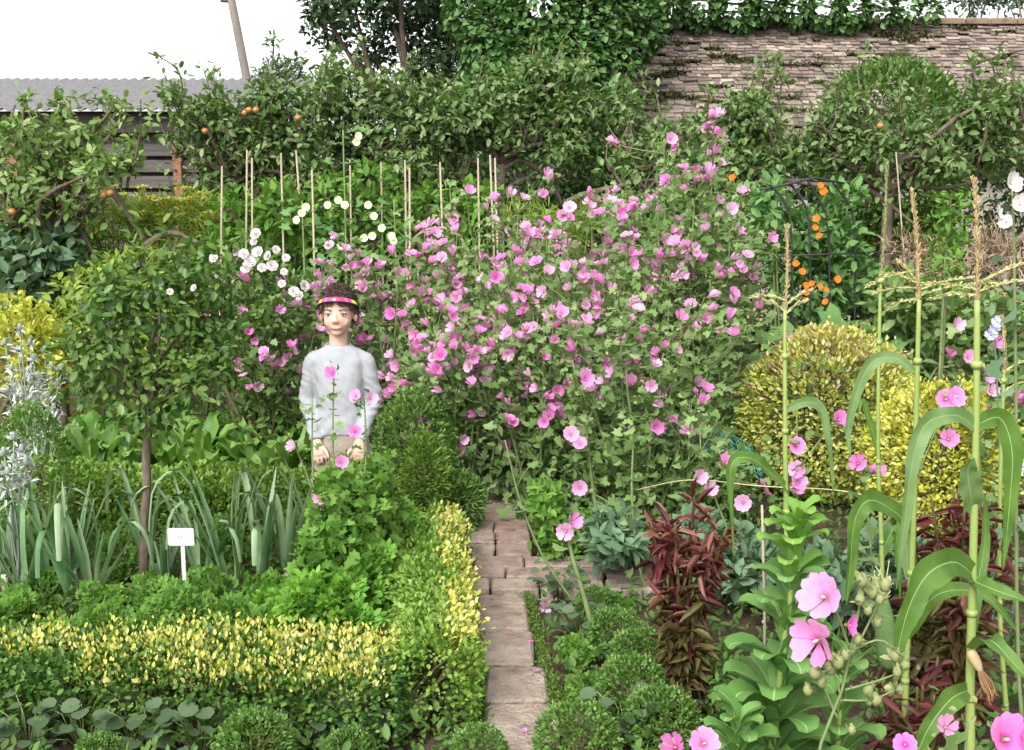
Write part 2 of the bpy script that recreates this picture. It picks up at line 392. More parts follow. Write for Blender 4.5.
def build_ground():
    xs = np.concatenate([[-400, -120, -40, -15], np.arange(-8, 9.01, .12), [15, 40, 120, 400]])
    ys = np.concatenate([[-60, -10, 0], np.arange(1.5, 12.01, .1), np.arange(12.5, 20, .5), [25, 40, 80, 200, 900]])
    X, Y = np.meshgrid(xs, ys, indexing='ij')
    Z = np.array([[.025 * fnoise(x, y, 3) + .02 * fnoise(x, y, 9) if 1 < y < 13 and abs(x) < 9 else 0 for y in ys] for x in xs]) - .01
    V = np.stack([X, Y, Z], -1).reshape(-1, 3); n, m = len(xs), len(ys)
    i, j = np.meshgrid(np.arange(n - 1), np.arange(m - 1), indexing='ij'); i, j = i.ravel(), j.ravel()
    o = MB().add(V, [np.stack([i * m + j, (i + 1) * m + j, (i + 1) * m + j + 1, i * m + j + 1], 1)]).build('ground', M['soil'])
    tag(o, 'dark crumbly garden soil of the vegetable beds', None, None, 'structure')
build_ground()

# ---- the narrow slab path and the brick course that crosses it
def pathx(Y): return np.interp(Y, [2.5, 3.3, 4.7, 6.5, 9], [.075, .048, -.065, -.12, -.2])
path = thing('path', (0, 0, 0), 'narrow garden path of worn stone slabs between the beds', None); path['kind'] = 'structure'
y = 2.55
for L in (.36, .3, .37, .29, .35, .42, .38):
    c = y + L / 2; w = .112
    if y + L > 4.78: break
    V, F = bevbox((0, 0, 0), (w + rng.uniform(-.008, .008), L / 2 - .007, .03), .009, .009)
    o = MB().add(V + A(pathx(c), c, .012 + rng.uniform(-.004, .004)), F).build('paving_slab', M['slab'], path, False)
    y += L
# brick course across
rows = [(4.74, .075), (4.9, .07), (5.06, .08)]
k = 0
for Yc, hy in rows:
    x = -.3 + .06 * k
    while x < .95:
        L = rng.uniform(.2, .3)
        V, F = bevbox((0, 0, 0), (L / 2 - .005, hy - .005, .03), .007, .003)
        MB().add(V + A(x + L / 2, Yc, .018 + rng.uniform(-.003, .003)), F).build('brick', M['brick'] if (k % 3) else M['slab'], path, False)
        x += L
    k += 1
y = 5.15
for L in (.2, .2, .22, .3, .34, .36, .4, .42, .45, .45):
    c = y + L / 2; k += 1
    for s in ((-1, 1) if L < .3 else (0,)):
        hw = .09 if s else .13
        V, F = bevbox((0, 0, 0), (hw - .004, L / 2 - .005, .03), .008, .004)
        MB().add(V + A(pathx(c) + s * .093, c, .012 + rng.uniform(-.004, .004)), F).build('paving_slab', M['brick'] if s > 0 else M['slab'], path, False)
    y += L
# broken edging stones beside the path
for k, (px, py, hx, hy, lab) in enumerate(((582, 694, .04, .12, 'thin dark edging stone sunk beside the slab path'), (590, 718, .06, .05, 'broken corner of dark edging stone near the box balls'))):
    g = G(px, py); V, F = bevbox((0, 0, 0), (hx, hy, .025), .006, .012)
    tag(MB().add(V + A(g[0], g[1], -.008), F).build('edging_stone', M['greystone'], None, False), lab, 'edging stone', 'edging stones beside the path')

# moss and small weeds
def carpet(name, label, cat, pts, T, mat, size, up=.9, kind='stuff'):
    mb = MB(); n = len(pts)
    leafy(mb, pts, np.tile(A(0, 0, 1), (n, 1)), T, size, .5, up, .3, .8)
    tag(mb.build(name, mat), label, cat, None, kind)
n = 15000
Ym = rng.uniform(3.1, 6.3, n); side = np.where(rng.random(n) < .62, .128, -.122)
pm = np.stack([pathx(Ym) + side + rng.normal(size=n) * .02, Ym, rng.uniform(.012, .038, n)], 1)
keep = np.array([fnoise(p[0] * 2, p[1], 3) > -.32 for p in pm]) & ~((Ym > 4.66) & (Ym < 5.15))
carpet('moss', 'low green moss filling the joints along the path edge', 'moss', pm[keep], SMALL, M['moss'], .009)
n = 42000
pw = np.stack([rng.uniform(-4.4, 5.0, n), rng.uniform(2.9, 8.0, n), np.full(n, .02)], 1)
keep = (np.abs(pw[:, 0] - pathx(pw[:, 1])) > .17) & np.array([fnoise(p[0], p[1], 1.6) > -.3 for p in pw]) & ~((pw[:, 1] > 4.62) & (pw[:, 1] < 5.16) & (pw[:, 0] > -.35) & (pw[:, 0] < .97))
pw = pw[keep]; pw = pw[~((pw[:, 0] > .18) & (pw[:, 0] < .7) & (pw[:, 1] < 4.6) & (rng.random(len(pw)) < .2))]; pw[:, 2] += rng.random(len(pw)) ** 1.3 * np.where((pw[:, 1] > 5.1) & (pw[:, 0] > 0), .2, .1)
carpet('weeds', 'low mixed green weeds covering the soil of the beds', 'weeds', pw, LEAF, M['weed'], .038, .5)

# ================================================================ buildings
# ---- stone-tiled barn at the back
EY, EZ, RY, RZ, BX0, BX1 = 16.0, 2.3, 18.75, 4.62, -.2, 14
barn = thing('barn', (6, 17, 0), 'old stone barn with a long roof of mossy stone tiles', 'barn')
off = A(6, 17, 0)
M['barnstone'] = noise_mat('barn_stone', [(.16, .14, .12), (.28, .25, .21), (.36, .33, .28)], 4, .9, .1, .6, bscale=20)
mb = MB(); V, F = box((.5 * (BX0 + BX1), EY + .5, EZ / 2), ((BX1 - BX0) / 2 - .1, .2, EZ / 2)); mb.add(V - off, F)
V = A((BX0 + .12, EY + .3, 0), (BX0 + .12, RY + 2.4, 0), (BX0 + .12, RY + 2.4, EZ), (BX0 + .12, RY, RZ - .15), (BX0 + .12, EY + .3, EZ)).reshape(-1, 3)
V2 = V + A(.3, 0, 0); mb.add(np.concatenate([V, V2]) - off, [np.array([[4, 3, 2, 1, 0], [5, 6, 7, 8, 9]]), np.array([[i, (i + 1) % 5, 5 + (i + 1) % 5, 5 + i] for i in range(5)])])
mb.build('wall', M['barnstone'], barn, False)
m, nt, bs, out = new_mat('stone_tile')
g = nt.nodes.new('ShaderNodeNewGeometry')
c1 = ramp(nt, [(.08, .062, .053), (.2, .155, .135), (.13, .1, .09), (.25, .2, .172), (.18, .145, .12), (.35, .285, .235), (.15, .12, .105)], g.outputs['Random Per Island'])
tc = nt.nodes.new('ShaderNodeTexCoord'); nz = nt.nodes.new('ShaderNodeTexNoise'); nz.inputs['Scale'].default_value = 3.2; nz.inputs['Detail'].default_value = 9
nt.links.new(tc.outputs['Object'], nz.inputs['Vector'])
f = ramp(nt, [(0, 0, 0), (0, 0, 0), (.7, .7, .7)], nz.outputs['Fac'], [0, .52, .68])
mx = nt.nodes.new('ShaderNodeMixRGB'); nt.links.new(f, mx.inputs[0]); nt.links.new(c1, mx.inputs[1]); mx.inputs[2].default_value = (.07, .065, .045, 1)
nt.links.new(mx.outputs[0], bs.inputs['Base Color']); bs.inputs['Roughness'].default_value = .9; bs.inputs['Specular IOR Level'].default_value = .1
M['stonetile'] = m
slope = A(0, RY - EY, RZ - EZ); SL = np.linalg.norm(slope); sd = slope / SL; sn = A(0, -sd[2], sd[1])
mb = MB(); dgap = []
V, F = box((0, 0, 0), ((BX1 - BX0) / 2, SL / 2, .03))
mb.add(A(.5 * (BX0 + BX1), 0, 0) + V[:, :1] * A(1, 0, 0) + V[:, 1:2] * sd + (V[:, 2:3] - .09) * sn + A(0, (EY + RY) / 2, (EZ + RZ) / 2) - off, F, 1)
V2 = V * A(1, 1.2, 1); sd2 = A(0, sd[1], -sd[2]); sn2 = A(0, sd[2], sd[1])
mb.add(A(.5 * (BX0 + BX1), 0, 0) + V2[:, :1] * A(1, 0, 0) + V2[:, 1:2] * sd2 + (V2[:, 2:3] - .08) * sn2 + A(0, RY + .5 * (RY - EY) * 1.2, (EZ + RZ) / 2 - .24) - off, F, 1)
s = 0; row = 0
while s < SL:
    hgt = .118 - .04 * s / SL; x = BX0 - rng.uniform(0, .2)
    while x < BX1:
        w = rng.uniform(.08, .24)
        gone = fnoise(x * .9, s * 3.1, 1.7) > .38 or rng.random() < .04
        if not gone:
            tilt = rng.normal() * .09; th = rng.uniform(.014, .034); lift = rng.uniform(0, .02)
            u = A(-w / 2 + .005, w / 2 - .005); L = hgt * 1.5
            P = []
            for (a, b, c) in ((u[0], -rng.uniform(0, .02), 0), (u[1], -rng.uniform(0, .02), 0), (u[1], L, -.03), (u[0], L, -.03)):
                P.append((a, b + a * tilt, c))
            P = np.array(P + [(a, b, c + th) for a, b, c in P]); P[:, 2] += lift
            Q = A(x + w / 2, EY, EZ) + P[:, :1] * A(1, 0, 0) + (P[:, 1:2] + s) * sd + P[:, 2:3] * sn
            mb.add(Q - off, [np.array([[4, 5, 6, 7], [0, 1, 5, 4], [1, 2, 6, 5], [2, 3, 7, 6], [3, 0, 4, 7]])], 0)
        else: dgap.append(A(x + w / 2, EY, EZ) + sd * (s + hgt / 2) + sn * .01)
        x += w
    s += hgt
M['roofgap'] = noise_mat('roof_batten', [(.03, .028, .025), (.06, .05, .045)], 10)
roof = mb.build('roof', [M['stonetile'], M['roofgap']], barn, False)
mb = MB()
for p in dgap:
    if rng.random() < .85:
        n = 46; P = p + rng.normal(size=(n, 3)) * A(.09, .03, .03); leafy(mb, P - off, np.tile(sn, (n, 1)), SMALL, .05, .4, .2, .6, .8)
M['roofmoss'] = leaf_mat('roof_moss', [(.05, .055, .025), (.08, .085, .035), (.13, .12, .05)], .1)
mb.build('moss_cushions', M['roofmoss'], roof)
# ridge stones
mb = MB(); x = BX0
while x < BX1:
    w = rng.uniform(.4, .55); V, F = bevbox((0, 0, 0), (w / 2 - .006, .14, .05), .03, .006); mb.add(V + A(x + w / 2, RY, RZ + .02) - off, F); x += w
M['ridge'] = noise_mat('ridge_stone', [(.1, .08, .06), (.18, .14, .1), (.2, .13, .08)], 6, .9, .1, .4)
mb.build('ridge', M['ridge'], roof, False)

# ---- timber shed with a corrugated roof
SX0, SX1, SY = -11.5, -2.95, 14.0
shed = thing('shed', (-6, SY, 0), 'low timber shed with dark slatted boards and a grey corrugated roof', 'shed')
off = A(-6, SY, 0)
M['board'] = noise_mat('weathered_board', [(.045, .04, .036), (.085, .076, .07), (.12, .11, .1)], 5, .85, .15, .4, stretch=(.3, 1, 4))
M['shedroof'] = noise_mat('cement_sheet', [(.13, .127, .128), (.21, .203, .207), (.28, .272, .28)], 26, .9, .1, .3, detail=12)
M['dark_inside'] = noise_mat('shed_shade', [(.03, .026, .022), (.06, .05, .045)], 5)  # dark colour stands in for the shade inside the shed
M['rust'] = noise_mat('rusty_iron', [(.12, .05, .03), (.22, .1, .06), (.2, .13, .1)], 12, .8, .2, .3)
mb = MB(); z = .1
while z < 2.42:
    h = .075; V, F = box((0, 0, 0), ((SX1 - SX0) / 2, .014, h)); mb.add(V * A(1, 1, 1) + A((SX0 + SX1) / 2, SY + .2 + rng.normal() * .004, z + h) - off, F); z += .2
mb.build('wall', M['board'], shed, False)
mb = MB(); V, F = box(((SX0 + SX1) / 2, SY + 1.6, 1.3), ((SX1 - SX0) / 2 - .03, 1.3, 1.3)); mb.add(V - off, F); mb.build('dark_filler', M['dark_inside'], shed, False)  # solid box behind the slats, the interior's shade put into its colour
for px, w in ((177, .05), (12, .06), (420 - 350, .05)):
    p = W(px, 160, SY + .1); V, F = box((p[0], SY + .13, 1.28), (w, .05, 1.28)); MB().add(V - off, F).build('post', M['rust'], shed, False)
V, F = box(((SX0 + SX1) / 2, SY + .19, 2.72), ((SX1 - SX0) / 2, .02, .13)); MB().add(V - off, F).build('eaves_board', M['board'], shed, False)
mb = MB(); nx = int((SX1 - SX0 + .3) / .0365); xs = np.linspace(SX0 - .1, SX1 + .2, nx)
Vr = []
for t, yy, zz in ((0, SY - .12, 2.86), (1, SY + 3.1, 3.55)):
    for k, x in enumerate(xs): Vr.append((x, yy, zz + .024 * math.sin(k * math.pi / 2)))
Vr = np.array(Vr); Vb = Vr - A(0, 0, .012); i = np.arange(nx - 1)
mb.add(np.concatenate([Vr, Vb]) - off, [np.concatenate([np.stack([i, i + 1, nx + i + 1, nx + i], 1), np.stack([2 * nx + i, 3 * nx + i, 3 * nx + i + 1, 2 * nx + i + 1], 1), np.stack([i, 2 * nx + i, 2 * nx + i + 1, i + 1], 1)])])
mb.build('roof', M['shedroof'], shed, False)

# ---- utility pole
pb = W(247, 80, 22); pt = W(229.5, -10, 22)
d = (pt - pb) / (pt[2] - pb[2]); base = pb - d * pb[2]
pole = thing('utility_pole', base, 'tall leaning timber utility pole rising behind the shed roof', 'pole')
top = pt + d * .5 - base
M['polewood'] = noise_mat('pole_wood', [(.13, .11, .095), (.2, .175, .15)], 6, .85, .15, .3, stretch=(1, 1, .2))
MB().add(*tube([A(0, 0, 0), top * .5, top], [.1, .085, .075], 12)).build('post', M['polewood'], pole)
h = W(226, 1, 22) - base
MB().add(*tube([h + A(-.1, 0, .01), h + A(.08, 0, 0)], .035, 8)).build('insulator_bracket', M['greystone'], pole)

# ================================================================ background trees and climbers
def limbs(mb, base, tips, r0, bend=.12, seg=6, r1=.012):
    base = np.asarray(base, float)
    for t in tips:
        t = np.asarray(t, float); mid = base + (t - base) * .5 + rng.normal(size=3) * bend * np.linalg.norm(t - base) + A(0, 0, .08 * np.linalg.norm(t - base))
        mb.add(*tube(cr([base, mid, t], 7), np.linspace(r0, r1, 7), seg))

def tree(name, label, base, trunk_h, ells, n, T, size, mat, r=.15, bark='bark', inner=.35, group=None, cat='tree'):
    base = np.asarray(base, float); t = thing(name, base, label, cat, group)
    mb = MB(); topc = A(0, 0, trunk_h)
    mb.add(*tube(cr([A(0, 0, -.05), A(.03, .02, trunk_h * .5), topc], 8), np.linspace(r, r * .65, 8), 9))
    limbs(mb, topc, [np.asarray(e[0]) - base + rdir(1)[0] * .1 for e in ells], r * .5)
    mb.build('trunk', M[bark], t)
    mb = MB(); P, o = shell([(np.asarray(c) - base, q) for c, q in ells], n, inner, .3)
    leafy(mb, P, o, T, size, .35, .1, .6, .9); mb.build('crown', M[mat], t)
    return t

# dark broad-leaved tree left of the ivy
Yt = 20; e = []
for px, py, r in ((330, 28, 28), (350, -10, 40), (395, 20, 38), (430, 48, 34), (372, 55, 22), (440, 0, 40), (470, 40, 40), (400, -40, 50), (455, 90, 40), (420, 85, 25), (318, 8, 18)):
    e.append((W(px, py, Yt + rng.uniform(-.8, .8)), r / sc(Yt, 4)))
b = W(430, 300, Yt); b[2] = 0
tree('broadleaf_tree', 'dark broad-leaved tree with sky showing through, rising left of the ivy', b, 2.6, e, 6800, LEAF, .13, 'dark', .22, inner=.2)
e = [(W(280, 72, 45), A(.85, .8, .6)), (W(268, 78, 45), A(.6, .6, .4)), (W(294, 79, 45), A(.6, .6, .45)), (W(281, 95, 45), A(.9, .8, .8))]
b = W(281, 200, 45); b[2] = 0
tree('distant_tree', 'small hazy round tree far beyond the shed roof', b, 3.5, e, 1600, LEAF, .18, 'farleaf', .16)
for px, lab in ((972, 'distant tree above the barn ridge, the one nearer the ivy'), (1012, 'distant tree above the right end of the barn ridge')):
    e = [(W(px + dx, py, 38), rr) for dx, py, rr in ((0, 4, .55), (-14, -8, .6), (15, -6, .6), (0, -25, 1.1))]
    b = W(px, 200, 38); b[2] = 0
    tree('distant_tree', lab, b, 5.5, e, 900, LEAF, .17, 'farleaf', .15, inner=.2, group='distant trees above the barn ridge')

# ivy over the gable end and along the ridge
ivy = thing('ivy', (0, 15.6, 0), 'thick glossy ivy smothering the gable end and trailing along the barn ridge', 'ivy'); off = A(0, 15.6, 0)
e = []
for px, py, r, Yv in ((500, 40, 38, 16), (540, 20, 48, 16.2), (585, 30, 48, 16.2), (625, 25, 38, 16.5), (520, 75, 40, 15.8), (565, 70, 42, 15.8), (605, 60, 30, 16), (480, 10, 36, 16.5), (560, -20, 60, 17), (630, -10, 40, 17.2), (500, 110, 48, 15.6), (560, 110, 50, 15.6), (480, 150, 45, 15.5), (540, 160, 50, 15.5), (605, 110, 25, 15.7), (640, 5, 26, 17.6)):
    e.append((W(px, py, Yv), r / sc(Yv, 3)))
for px, py, r in ((665, 2, 24), (700, 0, 24), (735, 4, 22), (765, -2, 22), (795, 5, 19), (825, 8, 20), (850, 12, 17), (880, 8, 15), (905, 10, 13), (930, 12, 9), (845, 18, 13), (742, 14, 16), (700, 12, 16)):
    e.append((W(px, py, 18.4), r / sc(18.4, 4)))
mb = MB(); P, o = shell([(c - off, q) for c, q in e], 24000, .75, .1)
fr = (o[:, 1] < .55); P, o = P[fr], o[fr]
leafy(mb, P, o, T_oval(.8, .1, -.2), .115, .35, -.25, .75, .55); mb.build('foliage', M['ivy'], ivy)
mb = MB()
for k in range(12):
    q = e[rng.integers(0, 16)][0] - off; mb.add(*tube(cr([A(rng.uniform(-.6, 1.2), -.1, 0), A(q[0] * .6 + .2, .1, q[2] * .5), q], 8), np.linspace(.05, .015, 8), 6))
for k in range(6):
    a_, b_ = e[16 + k * 2][0] - off, e[min(17 + k * 2 + 1, len(e) - 1)][0] - off; mb.add(*tube([a_, (a_ + b_) / 2 + A(0, 0, .05), b_], .02, 6))
mb.add(*tube(cr([e[3][0] - off, e[15][0] - off, e[16][0] - off], 6), .03, 6))
mb.build('stem', M['bark'], ivy)

# hedges; those behind the espaliers are added to darken the gaps under the apples
def hedge_run(name, label, p0, p1, wid, h, n, T, size, mat, gold=None, ngold=0, goldfrac=.3, gsize=None, wob=.08, group=None, cat='hedge', corefrac=.7, stems=True):
    p0, p1 = np.asarray(p0, float), np.asarray(p1, float); d = p1 - p0; L = np.linalg.norm(d); u = d / L; v = A(-u[1], u[0])
    base = np.append((p0 + p1) / 2, 0); t = thing(name, base, label, cat, group)
    def pts(n, zlo, top):
        s = rng.uniform(-.5, .5, n) * L; face = rng.random(n); P = np.zeros((n, 3)); o = np.zeros((n, 3))
        ft = wid / (wid + 2 * h) if not top else .75
        istop = face < ft; sg = np.where(rng.random(n) < .5, -1, 1)
        a = np.where(istop, rng.uniform(-1, 1, n), sg); z = np.where(istop, 1., rng.uniform(zlo, 1, n))
        bump = np.array([fnoise(si * 1 + base[0], ai + zi * 2 + base[1], 4) for si, ai, zi in zip(s, a, z)]) * wob
        rnd = (1 - .28 * (z > .7) * ((z - .7) / .3) ** 2 * (~istop))
        lat = a * wid / 2 * rnd + np.where(istop, 0, sg * bump); zz = z * h + np.where(istop, bump - .12 * h * np.abs(a) ** 3, 0)
        P[:, :2] = u * s[:, None] + v * lat[:, None]; P[:, 2] = zz
        o[:, :2] = v * np.where(istop, a * .4, sg)[:, None]; o[:, 2] = np.where(istop, 1, .25)
        en = np.abs(s) > L * .5 - .1; o[en, :2] += u * np.sign(s[en])[:, None]
        P -= o * (rng.random(n) ** 2 * .22 * wid)[:, None]
        return P, norm(o)
    mb = MB(); P, o = pts(n, .04, False)
    ne = int(n * wid / (2 * L + wid) * .8); Pe = np.zeros((ne, 3)); sg = np.where(rng.random(ne) < .5, -1, 1)
    Pe[:, :2] = u * (sg * L / 2)[:, None] + v * (rng.uniform(-.5, .5, ne) * wid)[:, None]; Pe[:, 2] = rng.uniform(.03, 1, ne) * h
    oe = np.zeros((ne, 3)); oe[:, :2] = u * sg[:, None]; oe[:, 2] = .2
    P = np.concatenate([P, Pe]); o = np.concatenate([o, oe])
    P[:, 2] = np.maximum(P[:, 2], .015)
    leafy(mb, P, o, T, size, .35, .2, .7, .6); mb.build('foliage', M[mat], t)
    if gold and ngold:
        mb = MB(); P, o = pts(ngold, 1 - goldfrac, True)
        f = np.array([fnoise(p[0] + base[0], p[1] + base[1], 5) for p in P]); k = f > -.22; P, o = P[k], o[k]
        P[:, 2] += rng.random(len(P)) ** 2.2 * .07 + .004; leafy(mb, P, o, T, gsize or size, .35, .75, .5, .6); mb.build('golden_tips', M[gold], t)
    if stems:
        mb = MB()
        for s in np.arange(-L / 2 + .06, L / 2 - .05, max(.12, L / 40)):
            q = np.append(u * s + v * rng.normal() * wid * .08, 0)
            for k in range(3): mb.add(*tube(cr([q, q + A(*(rng.normal(size=2) * .03), h * .4), q + np.append(u * rng.normal() * .07 + v * rng.normal() * wid * .28, h * rng.uniform(.7, .93))], 5), np.linspace(.008, .003, 5), 5))
        mb.build('branches', M['twig'], t)
    return t
hedge_run('backdrop_hedge', 'tall dark hedge added as backdrop for the dark gaps behind the apple trees', (-3.0, 12.6), (1.9, 12.6), 1.0, 2.15, 9000, LEAF, .12, 'dark', wob=.35)  # added backdrop, dark leaves fill the gaps under the apples
hedge_run('backdrop_hedge', 'tall dark hedge added as backdrop for the dark hollow below the round topiary', (2.2, 13.1), (9.2, 12.4), 1.0, 2.2, 9000, LEAF, .12, 'dark', wob=.35)  # added backdrop too, darkens the hollow at the right

# big round clipped evergreen in front of the barn roof
Yr = 12.0; c = W(890, 128, Yr)
t = thing('round_topiary', (c[0], Yr, 0), 'big rounded evergreen bush standing against the stone roof', 'topiary'); o_ = A(c[0], Yr, 0)
mb = MB(); r = 70 / sc(Yr, 2.5); P, o = shell([(c - o_, A(r, r, r * .92)), (c - o_ - A(0, 0, .55), A(r * 1.05, r, r)), (c - o_ - A(0, 0, 1.3), A(r * .9, r * .9, r))], 20000, .8, .2)
k = o[:, 1] < .6; leafy(mb, P[k], o[k], LEAF, .062, .35, .3, .8, .5); mb.build('foliage', M['rose'], t)
mb = MB(); mb.add(*tube([A(0, 0, 0), A(.02, 0, .8), A(0, 0, 1.6)], [.09, .08, .05], 8)); limbs(mb, A(0, 0, .9), [c - o_ + d * r * .75 for d in rdir(14)], .04); mb.build('trunk', M['bark'], t)

# ---------------------------------------------------------------- espaliered apple trees
M['fruit'] = noise_mat('apple_skin', [(.3, .05, .025), (.34, .11, .04), (.25, .2, .06)], 9, .35, .5)
def apple(px, Y, label, limb_rows, spread, zlo, ztop, n0, mat, lean=0., extra=(), fruits=(), ells=None, lsize=.07, bare=(), tz=None):
    """px: trunk column; limb_rows: heights of trained limbs; leaf clusters on spurs above each limb; ells: leafy masses"""
    n = int(n0 * 1.4); b = W(px, 300, Y); b[2] = 0; t = thing('apple_tree', b, label, 'apple tree', 'trained apple trees')
    mb = MB(); th = tz or max(limb_rows)
    mb.add(*tube(cr([A(0, 0, -.03), A(.02, 0, .5), A(lean * .6, .03, th * .6), A(lean, 0, th)], 10), np.linspace(.07, .04, 10), 9))
    mb.build('trunk', M['bark'], t)
    pts, outs = [], []
    for z in limb_rows:
        for sx in (-1, 1):
            L = spread * rng.uniform(.8, 1.1); lx = lean * min(1, z / th)
            Q = cr([A(lx, 0, z - .12), A(lx + sx * L * .3, rng.normal() * .08, z + rng.normal() * .05), A(lx + sx * L * .7, rng.normal() * .1, z + rng.normal() * .08), A(lx + sx * L, rng.normal() * .1, z + rng.uniform(.02, .2))], 14)
            mb = MB(); mb.add(*tube(Q, np.linspace(.036, .012, 14), 7))
            for q in Q[2:]:
                for k in range(rng.integers(1, 3)):
                    hgt = rng.uniform(.1, .3)
                    tip = q + A(rng.normal() * .12, rng.normal() * .14, hgt)
                    mb.add(*tube(cr([q, (q + tip) / 2 + rng.normal(size=3) * .03, tip], 5), np.linspace(.013, .004, 5), 5))
                    for f in np.linspace(.15, 1.05, 6): pts.append(q + (tip - q) * f)
            mb.build('limb', M['palebark'] if sx > 0 else M['bark'], t)
    for Q in bare:
        MB().add(*tube(cr(np.array(Q) - b, 14), np.linspace(.03, .012, 14), 7)).build('limb', M['palebark'], t)
    pts = np.array(pts); mb = MB()
    m = int(n * (.2 if ells else 1))
    P = pts[rng.integers(0, len(pts), m)] + rng.normal(size=(m, 3)) * A(.09, .1, .08)
    k = (P[:, 2] > zlo) & (P[:, 2] < ztop); P = P[k]
    leafy(mb, P, norm(rdir(len(P)) + A(0, -.5, .2)), LEAF, lsize, .4, .1, .8, .6, .15)
    if ells:
        P, o = shell([(np.asarray(c) - b, q * .92) for c, q in ells], n - m, .2, zlo); k = o[:, 1] < .75
        k &= P[:, 2] < ztop + .1; leafy(mb, P[k], o[k], LEAF, lsize, .4, .1, .6, .9, .15)
        mb2 = MB(); limbs(mb2, A(lean, 0, th * .92), [np.asarray(c) - b for c, q in ells], .028, r1=.008)
        for _ in range(22):
            c0, q0 = ells[rng.integers(0, len(ells))]; c0 = np.asarray(c0) - b + rng.normal(size=3) * .08; e0 = c0 + A(rng.normal() * .14, rng.normal() * .1, rng.uniform(.2, .42)); e0[2] = min(e0[2], ztop + .28)
            Q0 = cr([c0 - A(0, 0, .15), (c0 + e0) / 2 + rng.normal(size=3) * .05, e0], 9); mb2.add(*tube(Q0, np.linspace(.011, .003, 9), 5)); PP = np.repeat(Q0[2:], 4, 0) + rng.normal(size=(28, 3)) * .03
            leafy(mb, PP, norm(rdir(28) + A(0, 0, .2)), LEAF, lsize * .9, .4, .1, .8, .6)
        mb2.build('branches', M['bark'], t)
    mb.build('crown', M[mat], t)
    for (fx, fy, dy) in fruits:
        p = W(fx, fy, Y + dy) - b; V, F = ellipsoid((0, 0, 0), A(.03, .03, .027), 10, 8)
        o = MB().add(V, F).build('apple', M['fruit'], t); o.location = p
    return t
def bl(lst, Y, z=2.4): return [(W(px, py, Y + rng.uniform(-.25, .25)), A(rx, max(.2, .6 * min(rx, ry)), ry) / 1.0) if False else (W(px, py, Y + rng.uniform(-.25, .25)), A(rx / sc(Y, z), .32, ry / sc(Y, z))) for px, py, rx, ry in lst]
Y1 = 8.2
apple(52, Y1, 'apple tree with pale leaves and slanting bare limbs in front of the shed', [1.6], .35, 1.2, 2.2, 1900, 'applelight', fruits=((105, 195, -.3), (110, 193, -.34), (12, 212, -.3)),
      ells=bl([(15, 130, 30, 25), (50, 150, 36, 34), (25, 180, 32, 34), (75, 165, 26, 30), (10, 215, 22, 24), (88, 130, 20, 22), (100, 170, 18, 22), (15, 105, 18, 12), (45, 215, 16, 20), (128, 160, 12, 16), (115, 105, 10, 12)], Y1),
      bare=([W(52, 190, Y1), W(75, 220, Y1), W(100, 266, Y1 + .1)], [W(112, 190, Y1), W(125, 210, Y1), W(145, 240, Y1)], [W(145, 245, Y1), W(170, 233, Y1), W(198, 243, Y1)]))
Y2 = 9.6
apple(238, Y2, 'dense apple tree behind the leftmost canes, two ripe apples near its top', [1.7, 2.05], .55, 1.5, 2.75, 3600, 'apple', fruits=((249, 110, -.35), (256, 110, -.36), (245, 113, -.3), (298, 118, -.35), (205, 131, -.3)),
      ells=bl([(225, 115, 28, 26), (255, 140, 36, 34), (215, 160, 26, 28), (285, 105, 32, 28), (300, 140, 34, 34), (240, 185, 30, 22), (320, 95, 26, 24), (175, 98, 14, 12), (190, 120, 14, 14), (270, 175, 30, 24), (262, 95, 22, 14), (310, 180, 28, 22), (205, 108, 14, 12)], Y2))
Y3 = 10.2
apple(372, Y3, 'apple tree below the dark broad-leaved tree, between two tall canes', [1.8, 2.2], .7, 1.6, 2.9, 3800, 'apple',
      ells=bl([(350, 95, 34, 26), (390, 90, 32, 24), (340, 125, 34, 30), (380, 130, 36, 30), (420, 110, 32, 28), (430, 140, 30, 26), (360, 165, 32, 22), (405, 165, 28, 18), (335, 70, 14, 12), (455, 120, 28, 28)], Y3))
Y4 = 10.4
apple(497, Y4, 'apple tree with dark forked trunk in front of the ivy', [1.92, 2.25], .8, 1.75, 2.95, 4600, 'apple', lean=.05,
      ells=bl([(470, 110, 30, 26), (510, 95, 34, 24), (550, 85, 30, 22), (540, 120, 34, 26), (580, 110, 34, 26), (500, 135, 26, 18), (600, 140, 30, 24), (620, 105, 26, 22), (570, 145, 24, 18), (455, 140, 24, 20), (530, 72, 22, 12), (640, 150, 22, 22), (575, 72, 22, 10)], Y4),
      bare=([W(497, 172, Y4), W(520, 158, Y4), W(540, 138, Y4), W(548, 122, Y4)], [W(495, 168, Y4), W(470, 160, Y4), W(455, 153, Y4), W(440, 140, Y4)], [W(515, 158, Y4), W(540, 170, Y4), W(556, 190, Y4), W(562, 205, Y4)]))
Y5 = 9.8
apple(690, Y5, 'apple tree with one long bare sloping limb behind the mallows', [1.85, 2.1], .7, 1.6, 2.7, 3000, 'apple',
      ells=bl([(660, 140, 26, 18), (705, 128, 24, 18), (735, 120, 28, 20), (762, 132, 22, 20), (750, 102, 20, 10), (640, 170, 26, 22), (690, 165, 30, 24), (740, 160, 30, 24), (720, 185, 24, 16), (775, 165, 20, 24)], Y5),
      bare=([W(567, 203, Y5), W(585, 194, Y5), W(620, 186, Y5), W(650, 180, Y5), W(690, 184, Y5)],))
Y6 = 9.4
